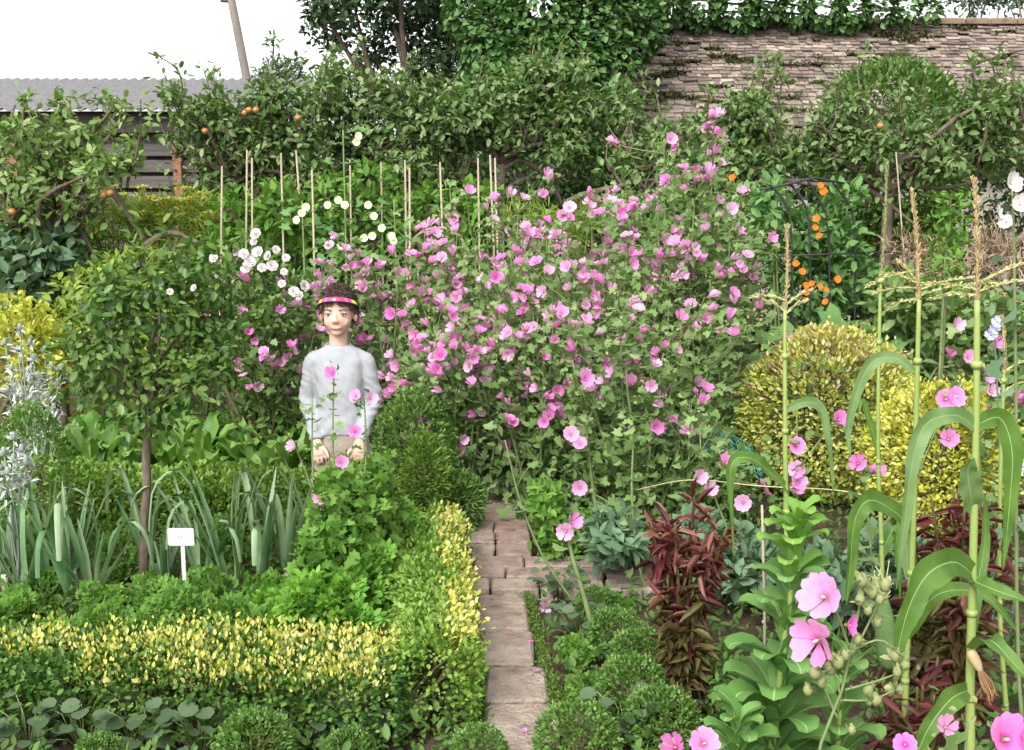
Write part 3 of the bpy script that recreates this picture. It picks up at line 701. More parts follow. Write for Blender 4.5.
apple(884, Y6, 'trained apple tree with curved bare limbs at the right, below the round bush', [1.95, 2.15], .6, 1.75, 2.75, 3600, 'apple', fruits=((880, 126, -.35),),
      ells=bl([(830, 130, 24, 24), (850, 105, 22, 20), (870, 150, 30, 22), (915, 140, 28, 20), (845, 160, 26, 18), (985, 105, 30, 22), (1010, 125, 28, 26), (960, 120, 22, 20), (985, 150, 34, 24), (940, 160, 26, 18), (1020, 95, 22, 14), (1015, 165, 24, 18), (905, 112, 18, 14), (800, 150, 20, 22)], Y6),
      bare=([W(884, 170, Y6), W(905, 183, Y6), W(945, 188, Y6), W(985, 178, Y6)], [W(880, 160, Y6), W(862, 178, Y6), W(820, 185, Y6), W(770, 180, Y6), W(690, 200, Y6 + .2)], [W(868, 188, Y6), W(890, 205, Y6), W(915, 225, Y6)], [W(884, 150, Y6), W(868, 132, Y6), W(860, 122, Y6)]))
# ================================================================ flowers
def flower_mesh(name, cup, ruff, seed, mats, petals=5, closed=0.):
    r_ = np.random.default_rng(seed); mb = MB()
    for k in range(petals):
        a0 = k * 2 * math.pi / petals + r_.normal() * .06; V = []; cc = cup * r_.uniform(.8, 1.25); tw = r_.normal() * .08
        for i, r in enumerate((.03, .16, .3, .42, .5)):
            ha = (.7, .68, .7, .66, .5)[i]
            for j, u in enumerate((-1, -.5, 0, .5, 1)):
                rr = r - (.05 if (i == 4 and j == 2) else 0) - (.03 if (i == 4 and j in (0, 4)) else 0)
                ang = a0 + ha * u * (1 - closed * .5)
                z = cc * (rr / .5) ** 1.25 * .5 + .02 * u + tw * rr * u + ruff * r_.normal() * (i > 2)
                rad = rr * (1 - closed * .55 * (rr / .5))
                V.append((rad * math.cos(ang), rad * math.sin(ang), z + closed * rr * .9))
        F = [[i * 5 + j, i * 5 + j + 1, (i + 1) * 5 + j + 1, (i + 1) * 5 + j] for i in range(4) for j in range(4)]
        mb.add(np.array(V), [np.array(F)], 0)
    mb.add(*tube([A(0, 0, -.14), A(0, 0, -.06), A(0, 0, .02)], [.03, .09, .07], 6), 1)
    mb.add(*tube([A(0, 0, .0), A(0, 0, .12), A(0, 0, .19)], [.025, .035, .015], 6), 2)
    return mb.mesh(name, mats)
PINKS = [flower_mesh('flower', c, .018, 30 + k, [M['pink'], M['bud'], M['creampetal']], closed=cl) for k, (c, cl) in enumerate(((.35, 0), (.6, .05), (.85, .2), (1.1, .4), (.5, .1), (.8, .3), (1.2, .55), (.7, .15)))]
def flower(parent, p, face, size, meshes=PINKS, name='flower'):
    o = bpy.data.objects.new(name, meshes[rng.integers(0, len(meshes))]); COL.objects.link(o); o.parent = parent
    o.location = [float(v) for v in p]
    q = Vector([float(v) for v in face]).to_track_quat('Z', 'Y'); o.rotation_mode = 'QUATERNION'
    o.rotation_quaternion = q; o.scale = (size,) * 3
    return o

def mallow(label, px, Y, h, spread, nst, nleaf, nflow, group='pink flowering mallow bushes', zf=.42, lsize=.045, fsize=.077, lean=(0, 0), depth=.6, fl=None):
    b = W(px, 400, Y); b[2] = 0
    t = thing('mallow_bush', b, label, 'mallow', group)
    nleaf = int(nleaf * 1.45); nflow = min(92, int(nflow * 1.75)); ms, ml = MB(), MB(); lp, lo, tips = [], [], []
    for k in range(nst):
        a = 2 * math.pi * (k + rng.random() * .6) / nst; q = math.sqrt(rng.uniform(.05, 1))
        hh = h * (1 - .35 * q * q) * rng.uniform(.88, 1.05)
        tip = A(math.cos(a) * spread * q + lean[0], math.sin(a) * spread * depth * q + lean[1], hh)
        f0 = A(rng.normal() * .07, rng.normal() * .06, -.02)
        Q = cr([f0, f0 * .5 + tip * A(.4, .4, .35), tip * A(.8, .8, .72), tip], 14)
        ms.add(*tube(Q, np.linspace(.011, .003, 14), 6))
        for f in np.linspace(.12, 1, 16):
            i = f * 13; p = Q[int(i)]; lp.append(p); lo.append(norm(tip * A(1, 1, 0) + rng.normal(size=3) * .6))
        for s in range(6):
            i = rng.integers(4, 13); p = Q[i]; d = norm(tip * A(1, 1, 0) * .7 / (spread + .1) + rng.normal(size=3) * .55 + A(0, 0, .9)); L = rng.uniform(.14, .36)
            e = p + d * L; m_ = p + d * L * .5 + A(d[0], d[1], 0) * .04
            ms.add(*tube(cr([p, m_, e], 6), np.linspace(.005, .002, 6), 5))
            for f in np.linspace(.2, 1, 6): lp.append(p + (e - p) * f); lo.append(d)
            tips.append((e, d)); tips.append((p + (e - p) * .7 + rng.normal(size=3) * .02, d))
        tips.append((tip, A(0, 0, 1.)))
    lp, lo = np.array(lp), np.array(lo); i = rng.integers(0, len(lp), nleaf)
    P = lp[i] + rng.normal(size=(nleaf, 3)) * .05; P[:, 2] = np.maximum(P[:, 2], .03)
    sz = lsize * (1.25 - .45 * np.clip(P[:, 2] / h, 0, 1))
    y = norm(lo[i] * .7 + rdir(nleaf) * .8 + A(0, 0, .05)); nr = norm(A(0, -.25, 1) + rdir(nleaf) * .6)
    inst(ml, PALM, P, y, nr, sz * rng.uniform(.7, 1.3, nleaf))
    T = [tp for tp in tips if tp[0][2] > h * zf]
    # buds near the tips
    bp = np.array([tp[0] for tp in T]); nb = min(len(bp) * 3, 260); i = rng.integers(0, len(bp), nb); bpp = bp[i] + rng.normal(size=(nb, 3)) * .022
    inst(ml, T_oval(.7, .15, 0), bpp, rdir(nb) + A(0, 0, .8), rdir(nb), .02, 1)
    ms.build('stem', M['greenstem'], t); ml.build('foliage', [M['lav'], M['bud']], t)
    wt = np.array([math.exp(-2.2 * tp[0][1] / (spread * depth + .1) * .6) * (.4 + tp[0][2] / h) for tp in T])
    if fl is not None: wt *= np.array([fl(b + tp[0]) for tp in T])
    for j in rng.choice(len(T), min(nflow, (wt > 0).sum()), False, wt / wt.sum()):
        p, d = T[j]; p = p + rng.normal(size=3) * .02; face = norm(d * .5 + A(0, -.5, .55) + rng.normal(size=3) * .55)
        flower(t, p + face * .015 + A(0, -.03, 0), face, fsize * rng.uniform(.72, 1.15))
        if rng.random() < .45 and len(t.children) < 98: flower(t, p + rng.normal(size=3) * .035 + A(0, -.02, 0), norm(face + rng.normal(size=3) * .6), fsize * rng.uniform(.65, 1.05))
    return t

# the big drift right of the boy
mallow('tall pink mallow filling the middle, its flowers right beside the trellis of canes', 500, 6.8, 1.78, .6, 15, 1150, 60, zf=.25)
mallow('pink mallow bush in the very middle of the drift, dense with open flowers', 574, 6.35, 1.72, .56, 15, 1150, 62, zf=.3, lean=(.0, 0))
mallow('tallest pink mallow, topped by a lone flower cluster against the stone roof', 672, 6.6, 2.36, .42, 12, 1100, 36, zf=.5, lean=(.02, 0))
mallow('pink mallow at the right edge of the drift, leafy below and flowering near the arches', 706, 6.5, 1.72, .36, 11, 1200, 26, zf=.5)
mallow('pink mallow at the back of the drift, below the long bare apple limb', 600, 7.7, 1.95, .6, 10, 1000, 30, zf=.6)
mallow('low pink mallow whose flowers hang over the far end of the path', 468, 6.1, 1.15, .45, 10, 800, 36, zf=.3)
mallow('leafy pink mallow in front of the drift with bare stems near the ground', 632, 5.5, 1.3, .42, 9, 900, 16, zf=.45)
mallow('low leafy mallow by the teal netting, nearly without flowers', 676, 5.5, .7, .3, 8, 600, 4, zf=.45)
mallow('loose pink mallow between the box bush and the middle of the drift', 540, 6.0, 1.25, .4, 10, 700, 40, zf=.3)
mallow('slender pink mallow behind the trellis rails, left of the middle of the drift', 445, 7.3, 1.6, .45, 10, 700, 42, zf=.35)
# behind the boy
mallow('pink mallow behind the boy, between him and the trellis rails', 385, 7.0, 1.6, .5, 11, 850, 46, zf=.3)
mallow('pink mallow behind the boy on the side of the standard rose', 285, 6.7, 1.5, .5, 12, 900, 44, zf=.15)
mallow('short pink mallow just beside the box bush near the boy', 440, 6.5, .95, .3, 7, 450, 14, zf=.4)

# single wiry mallow stems in front of the boy and by the path
def mallow_stem(label, pts, flowers, Y, leaves=60, lsize=.045, buds=18, fsize=.08, group='lone wiry mallow stems', r=.006, branches=(), mat='lav', meshes=None):
    P = [W(px, py, Y) for px, py in pts]; b = P[0].copy(); b[2] = 0; t = thing('mallow_plant', b, label, 'mallow', group)
    Q = cr([A(0, 0, -.02)] + [p - b for p in P[(1 if P[0][2] < .02 else 0):]], 16); ms = MB(); ms.add(*tube(Q, np.linspace(r, r * .45, 16), 6))
    att = list(Q[2:])
    for br in branches:
        B = cr([W(px, py, Y) - b for px, py in br], 8); ms.add(*tube(B, np.linspace(r * .6, r * .35, 8), 5)); att += list(B[3:])
    ms.build('stem', M['greenstem'], t)
    att = np.array(att); i = rng.integers(0, len(att), leaves); LP = att[i] + rng.normal(size=(leaves, 3)) * lsize * .7
    ml = MB(); leafy(ml, LP, norm(rdir(leaves) * A(1, 1, .3)), PALM, lsize, .4, .1, .7, .6)
    if buds:
        top = att[len(att) // 2:]; i = rng.integers(0, len(top), buds); inst(ml, T_oval(.75, .15, 0), top[i] + rng.normal(size=(buds, 3)) * .018, rdir(buds) + A(0, 0, .8), rdir(buds), lsize * .45, 1)
    ml.build('foliage', [M[mat], M['bud']], t)
    for f in flowers:
        p = W(f[0], f[1], Y - .02) - b; face = norm(A(f[2] if len(f) > 2 else rng.normal() * .4, -.8, f[3] if len(f) > 3 else .35)); flower(t, p, face, fsize * (f[4] if len(f) > 4 else 1), meshes or PINKS)
    return t
mallow_stem('wiry pink mallow rising right in front of the boy, with a bloom at his chest', [(345, 640), (338, 520), (333, 450), (334, 372)], [(333, 374, -.3, .3), (341, 463, .3, .5), (322, 497, -.2, .3, 1.1)], 4.3, 44, .03, fsize=.062)
mallow_stem('wiry pink mallow in front of the boy, crossing his left sleeve', [(362, 640), (362, 520), (366, 450), (364, 396)], [(356, 396, -.5), (370, 399, .5), (355, 432, 0)], 4.35, 44, .03, fsize=.06)
mallow_stem('wiry mallow stem in front of the boy with only one low bloom', [(322, 640), (318, 560), (313, 470), (312, 400)], [(295, 447, -.5, .4, .8)], 4.4, 30, .03, branches=([(316, 500), (305, 470), (296, 448)],))
mallow_stem('leaning mallow stem by the path, thick and bare, with two faded blooms on top', [(598, 650), (585, 600), (572, 555), (567, 528)], [(571, 523, .5, .5), (566, 531, -.2, .1)], 4.15, 5, .04, 4, r=.013, mat='lav')
mallow_stem('thin mallow stem arching over the end of the path', [(585, 628), (545, 560), (520, 500), (505, 440)], [(546, 606, 0, .3, .9)], 4.5, 10, .04, 5, branches=([(575, 610), (555, 608), (546, 606)],))
mallow_stem('upright pale mallow stem with one bloom, rising between path and red lettuce', [(652, 640), (640, 570), (632, 500), (634, 430)], [(580, 488, -.1, .2), (585, 380, .2, .3)], 4.7, 30, .05, 6, r=.009, branches=([(634, 520), (605, 500), (580, 488)],))
mallow_stem('pink mallow between the corn and the golden domes, blooms along its stem', [(740, 650), (738, 560), (705, 470), (700, 430)], [(708, 490, .2), (743, 503, -.2, .2), (697, 478, .3)], 4.6, 40, .05, 8)
mallow_stem('pink mallow in front of the larger golden dome', [(800, 640), (800, 560), (797, 500), (797, 400)], [(796, 446, .2), (797, 470, -.3), (797, 482, .1), (743, 504, 0, .2, .01), (838, 420, .3), (792, 490, .2)], 4.4, 22, .045, 8, branches=([(798, 470), (820, 440), (838, 421)],))
mallow_stem('pink mallow in front of the smaller golden dome, blooms at two heights', [(880, 640), (872, 560), (866, 500), (862, 465)], [(858, 464, -.3), (868, 471, .5), (945, 400, 0), (955, 397, .3), (948, 440, -.2)], 3.9, 26, .045, 8, branches=([(872, 540), (915, 480), (945, 402)],))
mallow_stem('pink mallow at the right edge behind the corn, blooms scattered up the stem', [(985, 600), (982, 500), (978, 420), (976, 330)], [(950, 354, -.2), (985, 378, .2), (955, 326, .2), (968, 358, 0), (992, 345, .3), (990, 392, 0), (1012, 398, .3), (988, 412, .2)], 5.2, 90, .055, 20, branches=([(978, 430), (960, 390), (950, 356)], [(978, 440), (1000, 410), (1012, 398)]))

# ================================================================ clipped box, golden domes, shrubs
def clip_ball(name, label, cat, c, r, n, T, size, mat, group=None, mats2=None, inner=.82, squash=.95, extra=0, bark='twig', to_ground=True, bump=.1):
    """a clipped ball resting on the ground; c: centre, r: radius"""
    c = np.asarray(c, float); base = A(c[0], c[1], 0); t = thing(name, base, label, cat, group); zc = c[2]
    mb = MB(); d = rdir(n); d = d[d[:, 1] < .8]
    rr = r * (1 - (1 - inner) * rng.random(len(d)) ** 1.6) * (1 + bump * np.array([fnoise(v[0] + c[0], v[1] + v[2] * 2 + c[1], 2.2) for v in d]))
    st = rng.random(len(d)) < .035; rr = np.where(st, r * rng.uniform(1.0, 1.13, len(d)), rr)
    P = d * rr[:, None] * A(1, 1, squash); P[:, 2] += zc
    ok = P[:, 2] > .012; P, d = P[ok], d[ok]
    if mats2:
        f = np.clip(d[:, 2] * 1.2 - .35 + np.array([fnoise(v[0] * 2, v[2] * 2, 2) for v in d]) * .9, 0, 1); s = rng.random(len(d)) < f * .75
        leafy(mb, P[~s], d[~s], T, size, .35, .25, .8, .6, 0, 0); leafy(mb, P[s], d[s], T, size, .35, .25, .8, .6, 0, 1)
        mb.build('foliage', [M[mat], M[mats2]], t)
    else:
        leafy(mb, P, d, T, size, .35, .25, .8, .6); mb.build('foliage', M[mat], t)
    mb = MB(); mb.add(*tube([A(0, 0, -.01), A(0, 0, max(.05, zc * .6))], r * .07, 6)); limbs(mb, A(0, 0, max(.03, zc * .3)), [A(0, 0, zc) + v * r * .8 for v in rdir(16) if zc + v[2] * r * .8 > .02], r * .05, r1=.003)
    mb.build('branches', M[bark], t)
    return t
def ground_ball(px, py, rpx, zk=.85):
    Y = GY(py + rpx)
    for _ in range(30):
        r = rpx / sc(Y, .1); z = W(px, py, Y)[2]; Y += (z - zk * r) * 1.2
    return W(px, py, Y), rpx / sc(Y, .1)
balls = [(577, 742, 41, 'clipped box ball at the bottom edge, right next to the path slabs'), (662, 722, 37, 'clipped box ball at the front of the row, beside the red lettuce'),
         (634, 690, 36, 'clipped box ball second from the front of the row along the path'), (640, 657, 30, 'clipped box ball midway up the row, half hidden by the ball before it'),
         (616, 634, 27, 'clipped box ball at the foot of the leaning mallow stem'), (596, 606, 20, 'smallest clipped box ball, beyond the leaning mallow stem'),
         (256, 746, 37, 'clipped box ball in front of the golden hedge, the largest on that side'), (350, 752, 25, 'low box ball at the bottom edge before the dark round leaves'),
         (100, 757, 24, 'box ball barely showing before the hedge, farthest from the path'), (478, 752, 28, 'low box ball at the bottom edge against the path, hedge side')]
proto = None
for px, py, r, lab in balls:
    c, rad = ground_ball(px, py, r)
    if proto is None: proto = clip_ball('box_ball', lab, 'box ball', A(c[0], c[1], c[2]), rad, 3600, SMALL, .0155, 'box', 'clipped box balls edging the beds'); r0 = rad; proto.location = (c[0], c[1], 0)
    else: copy_tree(proto, (c[0], c[1], 0), rng.uniform(0, 6) * 0 + rng.uniform(-.6, .6), rad / r0, lab)
c = W(415, 436, 5.9); clip_ball('box_bush', 'rounded box bush right beside the boy, taller than the hedges', 'bush', A(c[0], c[1], .37), .225, 6000, SMALL, .022, 'box', squash=1.55, bump=.12)
c = W(30, 450, 5.2); clip_ball('box_bush', 'rounded box bush below the silver thistles at the left edge', 'bush', A(c[0], c[1], .4), .17, 4600, SMALL, .02, 'box', squash=2.2)
c = W(425, 478, 5.5); clip_ball('small_conifer', 'soft bright green upright shrub in front of the box bush', 'shrub', A(c[0], c[1], .3), .115, 3000, NARROW, .035, 'boxlight', squash=2.4, inner=.6)
c = W(458, 500, 5.6); clip_ball('small_conifer', 'dark green low shrub spilling onto the far end of the path', 'shrub', A(c[0], c[1], .18), .13, 2200, NARROW, .034, 'box', squash=1.3, inner=.6)
c = W(828, 412, 6.4); clip_ball('golden_dome', 'larger golden variegated dome, scorched brown on its crown', 'shrub', A(c[0], c[1], .5), .52, 15000, SMALL, .032, 'golddome', None, 'golddomebrown', .85, .98)
c = W(942, 434, 5.6); clip_ball('golden_dome', 'smaller brighter golden dome behind the corn', 'shrub', A(c[0], c[1], .42), .385, 13000, SMALL, .03, 'golddomebright', None, None, .85, 1.02)
# make the second dome yellower on top by a second flush of leaves
c = W(25, 320, 7.2); e = lobes(A(c[0], c[1], .72), A(.36, .3, .45), 9); t = thing('yellow_shrub', (c[0], c[1], 0), 'bright yellow leafy shrub at the left edge behind the silver thistles', 'shrub')
mb = MB(); P, o = shell([(q[0] - A(c[0], c[1], 0), q[1]) for q in e], 3000, .6); leafy(mb, P, o, SMALL, .042); mb.build('foliage', M['goldshrub'], t)
mb = MB(); limbs(mb, A(0, 0, 0), [q[0] - A(c[0], c[1], 0) for q in e], .018); mb.build('branches', M['twig'], t)

# ================================================================ hedges round the near bed
hedge_run('low_hedge', 'low box hedge with golden tips across the bottom, front edge of the near bed', (-2.35, 3.62), (-.36, 3.42), .36, .27, 17000, SMALL, .024, 'hedge', 'gold', 8500, .24, .018, wob=.05)
hedge_run('low_hedge', 'low golden-tipped hedge running along the path towards the boy', (-.245, 3.36), (-.4, 5.0), .27, .32, 15000, SMALL, .021, 'boxlight', 'gold', 0, .25, .026, wob=.06)
hl = bpy.data.objects['low_hedge.001']
mb = MB(); n = 4600; f = rng.random(n); Yq = 3.45 + f * 1.55; xq = np.interp(Yq, [3.36, 5.0], [-.245, -.4]) + .09 + rng.normal(size=n) * .035
zq = .27 + rng.random(n) ** 1.6 * .1 - np.abs(rng.normal(size=n)) * .05; P = np.stack([xq, Yq, zq], 1); k = np.array([fnoise(a, b, 5) > -.25 for a, b in zip(xq, Yq)]); P = P[k] - np.array(hl.location)
leafy(mb, P, np.tile(norm(A(.6, -.2, .7)), (len(P), 1)), SMALL, .02, .35, .5, .6, .7); mb.build('golden_tips', M['gold'], hl)
hedge_run('low_hedge', 'low yellow-green hedge behind the leeks', (-2.6, 5.75), (-.95, 5.6), .34, .33, 8000, SMALL, .03, 'boxlight', None, 0, .2, .03, wob=.05)

# ================================================================ standard rose
rb = W(142, 602, 4.62); rb[2] = 0
rose = thing('standard_rose', rb, 'leafy standard rose on a single bare trunk standing among the leeks', 'rose')
mb = MB(); top = W(147, 430, 4.62) - rb
mb.add(*tube([A(0, 0, -.03) * (1 - f) + (top + A(.012, 0, .14)) * f + rng.normal(size=3) * .003 for f in np.linspace(0, 1, 14)], np.linspace(.022, .017, 14), 9))
e = [(W(px, py, 4.62 + dy), A(rx / 232, .2, ry / 232)) for px, py, rx, ry, dy in ((150, 370, 62, 52, 0), (110, 340, 48, 44, -.1), (195, 330, 50, 42, .1), (160, 290, 60, 40, 0), (90, 380, 34, 30, .1), (200, 375, 44, 36, -.1), (205, 315, 38, 34, .15), (120, 300, 40, 30, .1), (145, 415, 42, 22, -.1), (222, 350, 22, 28, 0), (85, 335, 20, 24, 0), (180, 272, 30, 18, .1), (225, 290, 18, 18, .1), (100, 290, 24, 16, 0))]
for c, q in e: mb.add(*tube(cr([top + A(.02, 0, .1), (top + A(0, 0, .12) + (c - rb)) / 2 + rng.normal(size=3) * .03, c - rb], 7), np.linspace(.011, .004, 7), 6))
mb.build('trunk', M['bark'], rose)
mb = MB(); P, o = shell([(c - rb, q) for c, q in e], 2900, .12, .3); leafy(mb, P, o, T_oval(.62, .06, -.14), .042, .35, .0, .6, .8, .2)
# long shoots
for px, py, qx, qy in ((180, 290, 165, 225), (220, 290, 240, 240), (120, 300, 95, 255), (150, 280, 135, 215), (250, 320, 275, 300), (80, 360, 48, 345), (200, 280, 205, 235)):
    a, b_ = W(px, py, 4.6) - rb, W(qx, qy, 4.6) - rb; Q = cr([a, (a + b_) / 2 + A(0, 0, .02), b_], 10); mb.add(*tube(Q, np.linspace(.005, .002, 10), 5)); PP = np.repeat(Q, 3, 0) + rng.normal(size=(30, 3)) * .02
    leafy(mb, PP, norm(rdir(30) + A(0, 0, .3)), T_oval(.62, .06, -.14), .045, .3, 0, .8, .6)
mb.build('crown', M['rose'], rose)
def blob_flower(cols, name, petals=3, seed=0):
    """a double bloom: whorls of overlapping petals"""
    mb = MB(); r_ = np.random.default_rng(seed)
    for ring, (n, r, el) in enumerate(((7, .5, .2), (6, .4, .6), (5, .28, 1.0))):
        for k in range(n):
            a = 2 * math.pi * (k + .5 * ring) / n + r_.normal() * .1; y = A(math.cos(a) * math.cos(el), math.sin(a) * math.cos(el), math.sin(el))
            inst(mb, T_round(1.0, .15), A(0, 0, 0).reshape(1, 3) + y * .03, y.reshape(1, 3), A(-math.cos(a) * math.sin(el), -math.sin(a) * math.sin(el), math.cos(el)).reshape(1, 3), r)
    return mb.mesh(name, [cols])
WHITES = [blob_flower(M['whitepetal'], 'flower', seed=s) for s in range(2)]
for px, py in ((160, 283), (170, 292), (194, 288)):
    flower(rose, W(px, py, 4.45) - rb, A(rng.normal() * .3, -.8, .4), .03, WHITES, 'bud')

# white climbing rose behind
b = W(248, 300, 6.6); b[2] = 0; t = thing('white_rose', b, 'white rose bush flowering beside the pink mallows behind the standard rose', 'rose')
e = [(W(px, py, 6.6), A(r / 160, .25, r / 160)) for px, py, r in ((245, 275, 34), (215, 300, 32), (275, 300, 34), (235, 340, 38), (265, 370, 34), (200, 350, 30), (250, 420, 40))]
mb = MB(); P, o = shell([(c - b, q) for c, q in e], 2200, .5, .05); leafy(mb, P, o, LEAF, .05); mb.build('foliage', M['rose'], t)
mb = MB(); limbs(mb, A(0, 0, 0), [c - b for c, q in e], .016); mb.build('branches', M['twig'], t)
for px, py in ((214, 258), (244, 254), (250, 262), (258, 252), (268, 256), (254, 242), (286, 258), (262, 268), (272, 266), (284, 272), (282, 284), (294, 292), (304, 286), (246, 268), (300, 296), (225, 282), (256, 234), (276, 250)):
    flower(t, W(px, py, 6.3) - b, A(rng.normal() * .4, -.8, .4), rng.uniform(.045, .07), WHITES)

# ================================================================ silver sea holly
SPIKE = NARROW
def thistle(label, heads, px, Y, n=500):
    b = W(px, 450, Y); b[2] = 0; t = thing('silver_thistle', b, label, 'thistle', 'silver thistles at the left edge'); ms = MB(); mf = MB()
    for hx, hy in heads:
        p = W(hx, hy, Y + rng.normal() * .08) - b; ms.add(*tube(cr([A(rng.normal() * .03, rng.normal() * .03, 0), p * A(.5, .5, .5) + rng.normal(size=3) * .02, p], 7), np.linspace(.006, .003, 7), 5))
        for k in range(8 if Y > 5 else 3): q = p * rng.uniform(.55 if Y > 5 else .8, .93); leafy(mf, q[None] + rng.normal(size=(4, 3)) * .03, rdir(4), NARROW, .045, .3, .2, .8, .5)
        mh = MB(); d = rdir(13); d[:, 2] = d[:, 2] * .35; leafy(mh, np.tile(p, (13, 1)), norm(d), T_oval(.3, .1, .1), .042, .2, .15, 1, .15)
        V, F = ellipsoid(p + A(0, 0, .018), (.013, .013, .021), 8, 6); mh.add(V, F, 1); mh.build('flower_head', [M['silver'], M['silvergreen']], t)
    ms.build('stem', M['silvergreen'], t); mf.build('foliage', M['silver'], t)
thistle('silver spiny thistle clump in front of the yellow shrub', [(5, 345), (18, 352), (30, 345), (12, 370), (28, 372), (45, 352), (52, 368), (40, 385), (8, 392), (24, 398), (58, 385), (62, 370), (20, 330), (48, 398), (34, 360)], 30, 6.0)
thistle('pale silver thistle heads in front of the box bush at the left edge', [(4, 455), (14, 462), (22, 452), (8, 475), (20, 480), (3, 490), (26, 465), (14, 440)], 8, 4.75)
# ================================================================ vegetables of the near bed
def leek(seed, h=.6):
    t = bpy.data.objects.new('leek', None); COL.objects.link(t); ml = MB(); n = rng.integers(7, 10)
    for k in range(n):
        a = math.pi * (k % 2) + rng.normal() * .45; L = h * rng.uniform(.75, 1.15); sp = rng.uniform(.03, .26); bend = rng.random() < .25
        d = A(math.cos(a), math.sin(a) * .8, 0)
        P = [A(0, 0, .03 + .008 * k), d * .03 + A(0, 0, .11), d * sp * .5 + A(0, 0, L * .6), d * sp + A(0, 0, L)]
        if bend: P += [d * (sp + .1) + A(0, 0, L * .92), d * (sp + .13) + A(0, 0, L * .6)]
        Q = cr(P, 14); w = np.interp(np.linspace(0, 1, 14), [0, .2, .7, 1], [.013, .0175, .013, .002 if not bend else .01])
        V, Fs = ribbon(Q, w, norm(A(-d[1], d[0], 0) * 0 + d * -1 + A(0, 0, .3)), .5); ml.add(V, [Fs[0]])
    MB().add(*tube([A(0, 0, -.02), A(0, 0, .04), A(0, 0, .09)], [.017, .015, .016], 9)).build('shank', M['leekshank'], t)
    ml.build('foliage', M['leek'], t); return t
lp = [leek(k, h) for k, h in enumerate((.5, .46, .54))]
spots = [(25, 612, 0, 'leek at the left edge of the bed, tall and upright'), (52, 606, 2, 'stout leek next to the one at the left edge'), (95, 618, 1, 'leek in front of the bare rose trunk with its leaves fanned low'), 
         (165, 598, 1, 'leek between the rose trunk and the white label'), (204, 606, 0, 'leek just right of the white label with bent leaf tips'), (232, 610, 2, 'largest leek right of the label, with splayed leaves'), 
         (288, 590, 0, 'leek leaning towards the parsley'), (318, 580, 2, 'tall leek at the end of the row, in front of the boy'), (75, 590, 1, 'leek in the second row behind the stout pair'), (262, 600, 0, 'leek midway between the label and the parsley'), (150, 586, 2, 'leek straight behind the rose trunk'), (70, 612, 2, 'upright leek between the stout pair and the rose trunk'), (6, 590, 1, 'leek cut by the edge of the picture')]
used = set()
for px, py, k, lab in spots:
    g = G(px, py)
    if k not in used: o = lp[k]; used.add(k); o.location = (g[0], g[1], 0); o.rotation_euler = (0, 0, rng.uniform(-.6, .6)); tag(o, lab, 'leek', 'leeks planted in the near bed')
    else: o = copy_tree(lp[k], (g[0], g[1], 0), rng.uniform(-3, 3), rng.uniform(.85, 1.1), lab)
    o['label'] = lab
# plant label
g = W(182, 600, 4.2); g[2] = 0; t = thing('plant_label', g, 'small white plant label on a stake among the leeks', 'plant label')
M['label'] = noise_mat('white_plastic', [(.42, .42, .41), (.5, .5, .49)], 5, .45, .4)
M['ink'] = noise_mat('faded_ink', [(.35, .35, .38), (.45, .45, .48)], 5)
c = W(181, 537, 4.2) - g
V, F = bevbox((0, 0, 0), (.052, .036, .002), .001); V = np.stack([V[:, 0], -V[:, 2], V[:, 1]], 1); pl = MB().add(V + c, F).build('plate', M['label'], t, False)
mb = MB()
for x, z, w in ((-.012, .006, .004), (-.004, .008, .003), (.004, .004, .004), (-.004, -.006, .005), (-.014, -.002, .003)):
    V, F = box(c + A(x, -.0042, z), (w, .0004, .0025)); mb.add(V, F)
mb.build('faint_writing', M['ink'], pl, False)
MB().add(*box(A(c[0] + .004, .004, c[2] * .5 - .015), (.008, .0025, c[2] * .5 + .015))).build('stake', M['label'], t, False)

# parsley
def parsley(px, Y, rx, h, n, label, mat='parsley', size=.085, grp='parsley clumps in the near bed'):
    b = W(px, 600, Y); b[2] = 0; t = thing('parsley_clump', b, label, 'parsley', grp)
    P, o = shell(lobes(A(0, 0, h * .42), A(rx, rx * .8, h * .55), 12, .42, .8), n, .55, .03)
    mb = MB(); y = norm(o * .7 + rdir(len(P)) * .5 + A(0, 0, .25)); nr = norm(A(0, -.2, 1) + o * .3 + rdir(len(P)) * .4); inst(mb, FROND, P - y * size * .4, y, nr, size * rng.uniform(.7, 1.25, len(P))); mb.build('foliage', M[mat], t)
    mb = MB()
    for q in P[::6]: mb.add(*tube(cr([A(q[0] * .15, q[1] * .15, 0), q * A(.5, .5, .6), q], 5), .0022, 4))
    mb.build('stem', M['greenstem'], t)
parsley(322, 4.05, .2, .33, 620, 'bright parsley clump at the corner of the bed, nearest the golden hedge')
parsley(375, 4.3, .2, .38, 620, 'bright parsley clump against the path-side hedge')
parsley(395, 4.75, .17, .42, 480, 'parsley clump behind the path-side hedge, closest to the boy')
parsley(345, 4.7, .2, .4, 480, 'darker parsley clump at the feet of the boy', 'herb')
parsley(282, 4.15, .13, .22, 260, 'small parsley clump beside the leeks')
parsley(445, 5.15, .1, .25, 220, 'feathery parsley seedling clump near the end of the side hedge', 'boxlight')
for px, Y, r, lab in ((60, 3.95, .16, 'low feathery herb clump at the left behind the golden hedge'), (120, 3.95, .15, 'low herb clump in front of the rose trunk'), (180, 4.0, .16, 'low herb clump below the white label'), (235, 4.0, .15, 'low herb clump in front of the largest leek'), (10, 4.1, .14, 'low herb clump at the left edge under the leeks')):
    parsley(px, Y, r, .31 if px == 180 else .22, 300, lab, 'herb', .065, 'low herbs behind the golden hedge')

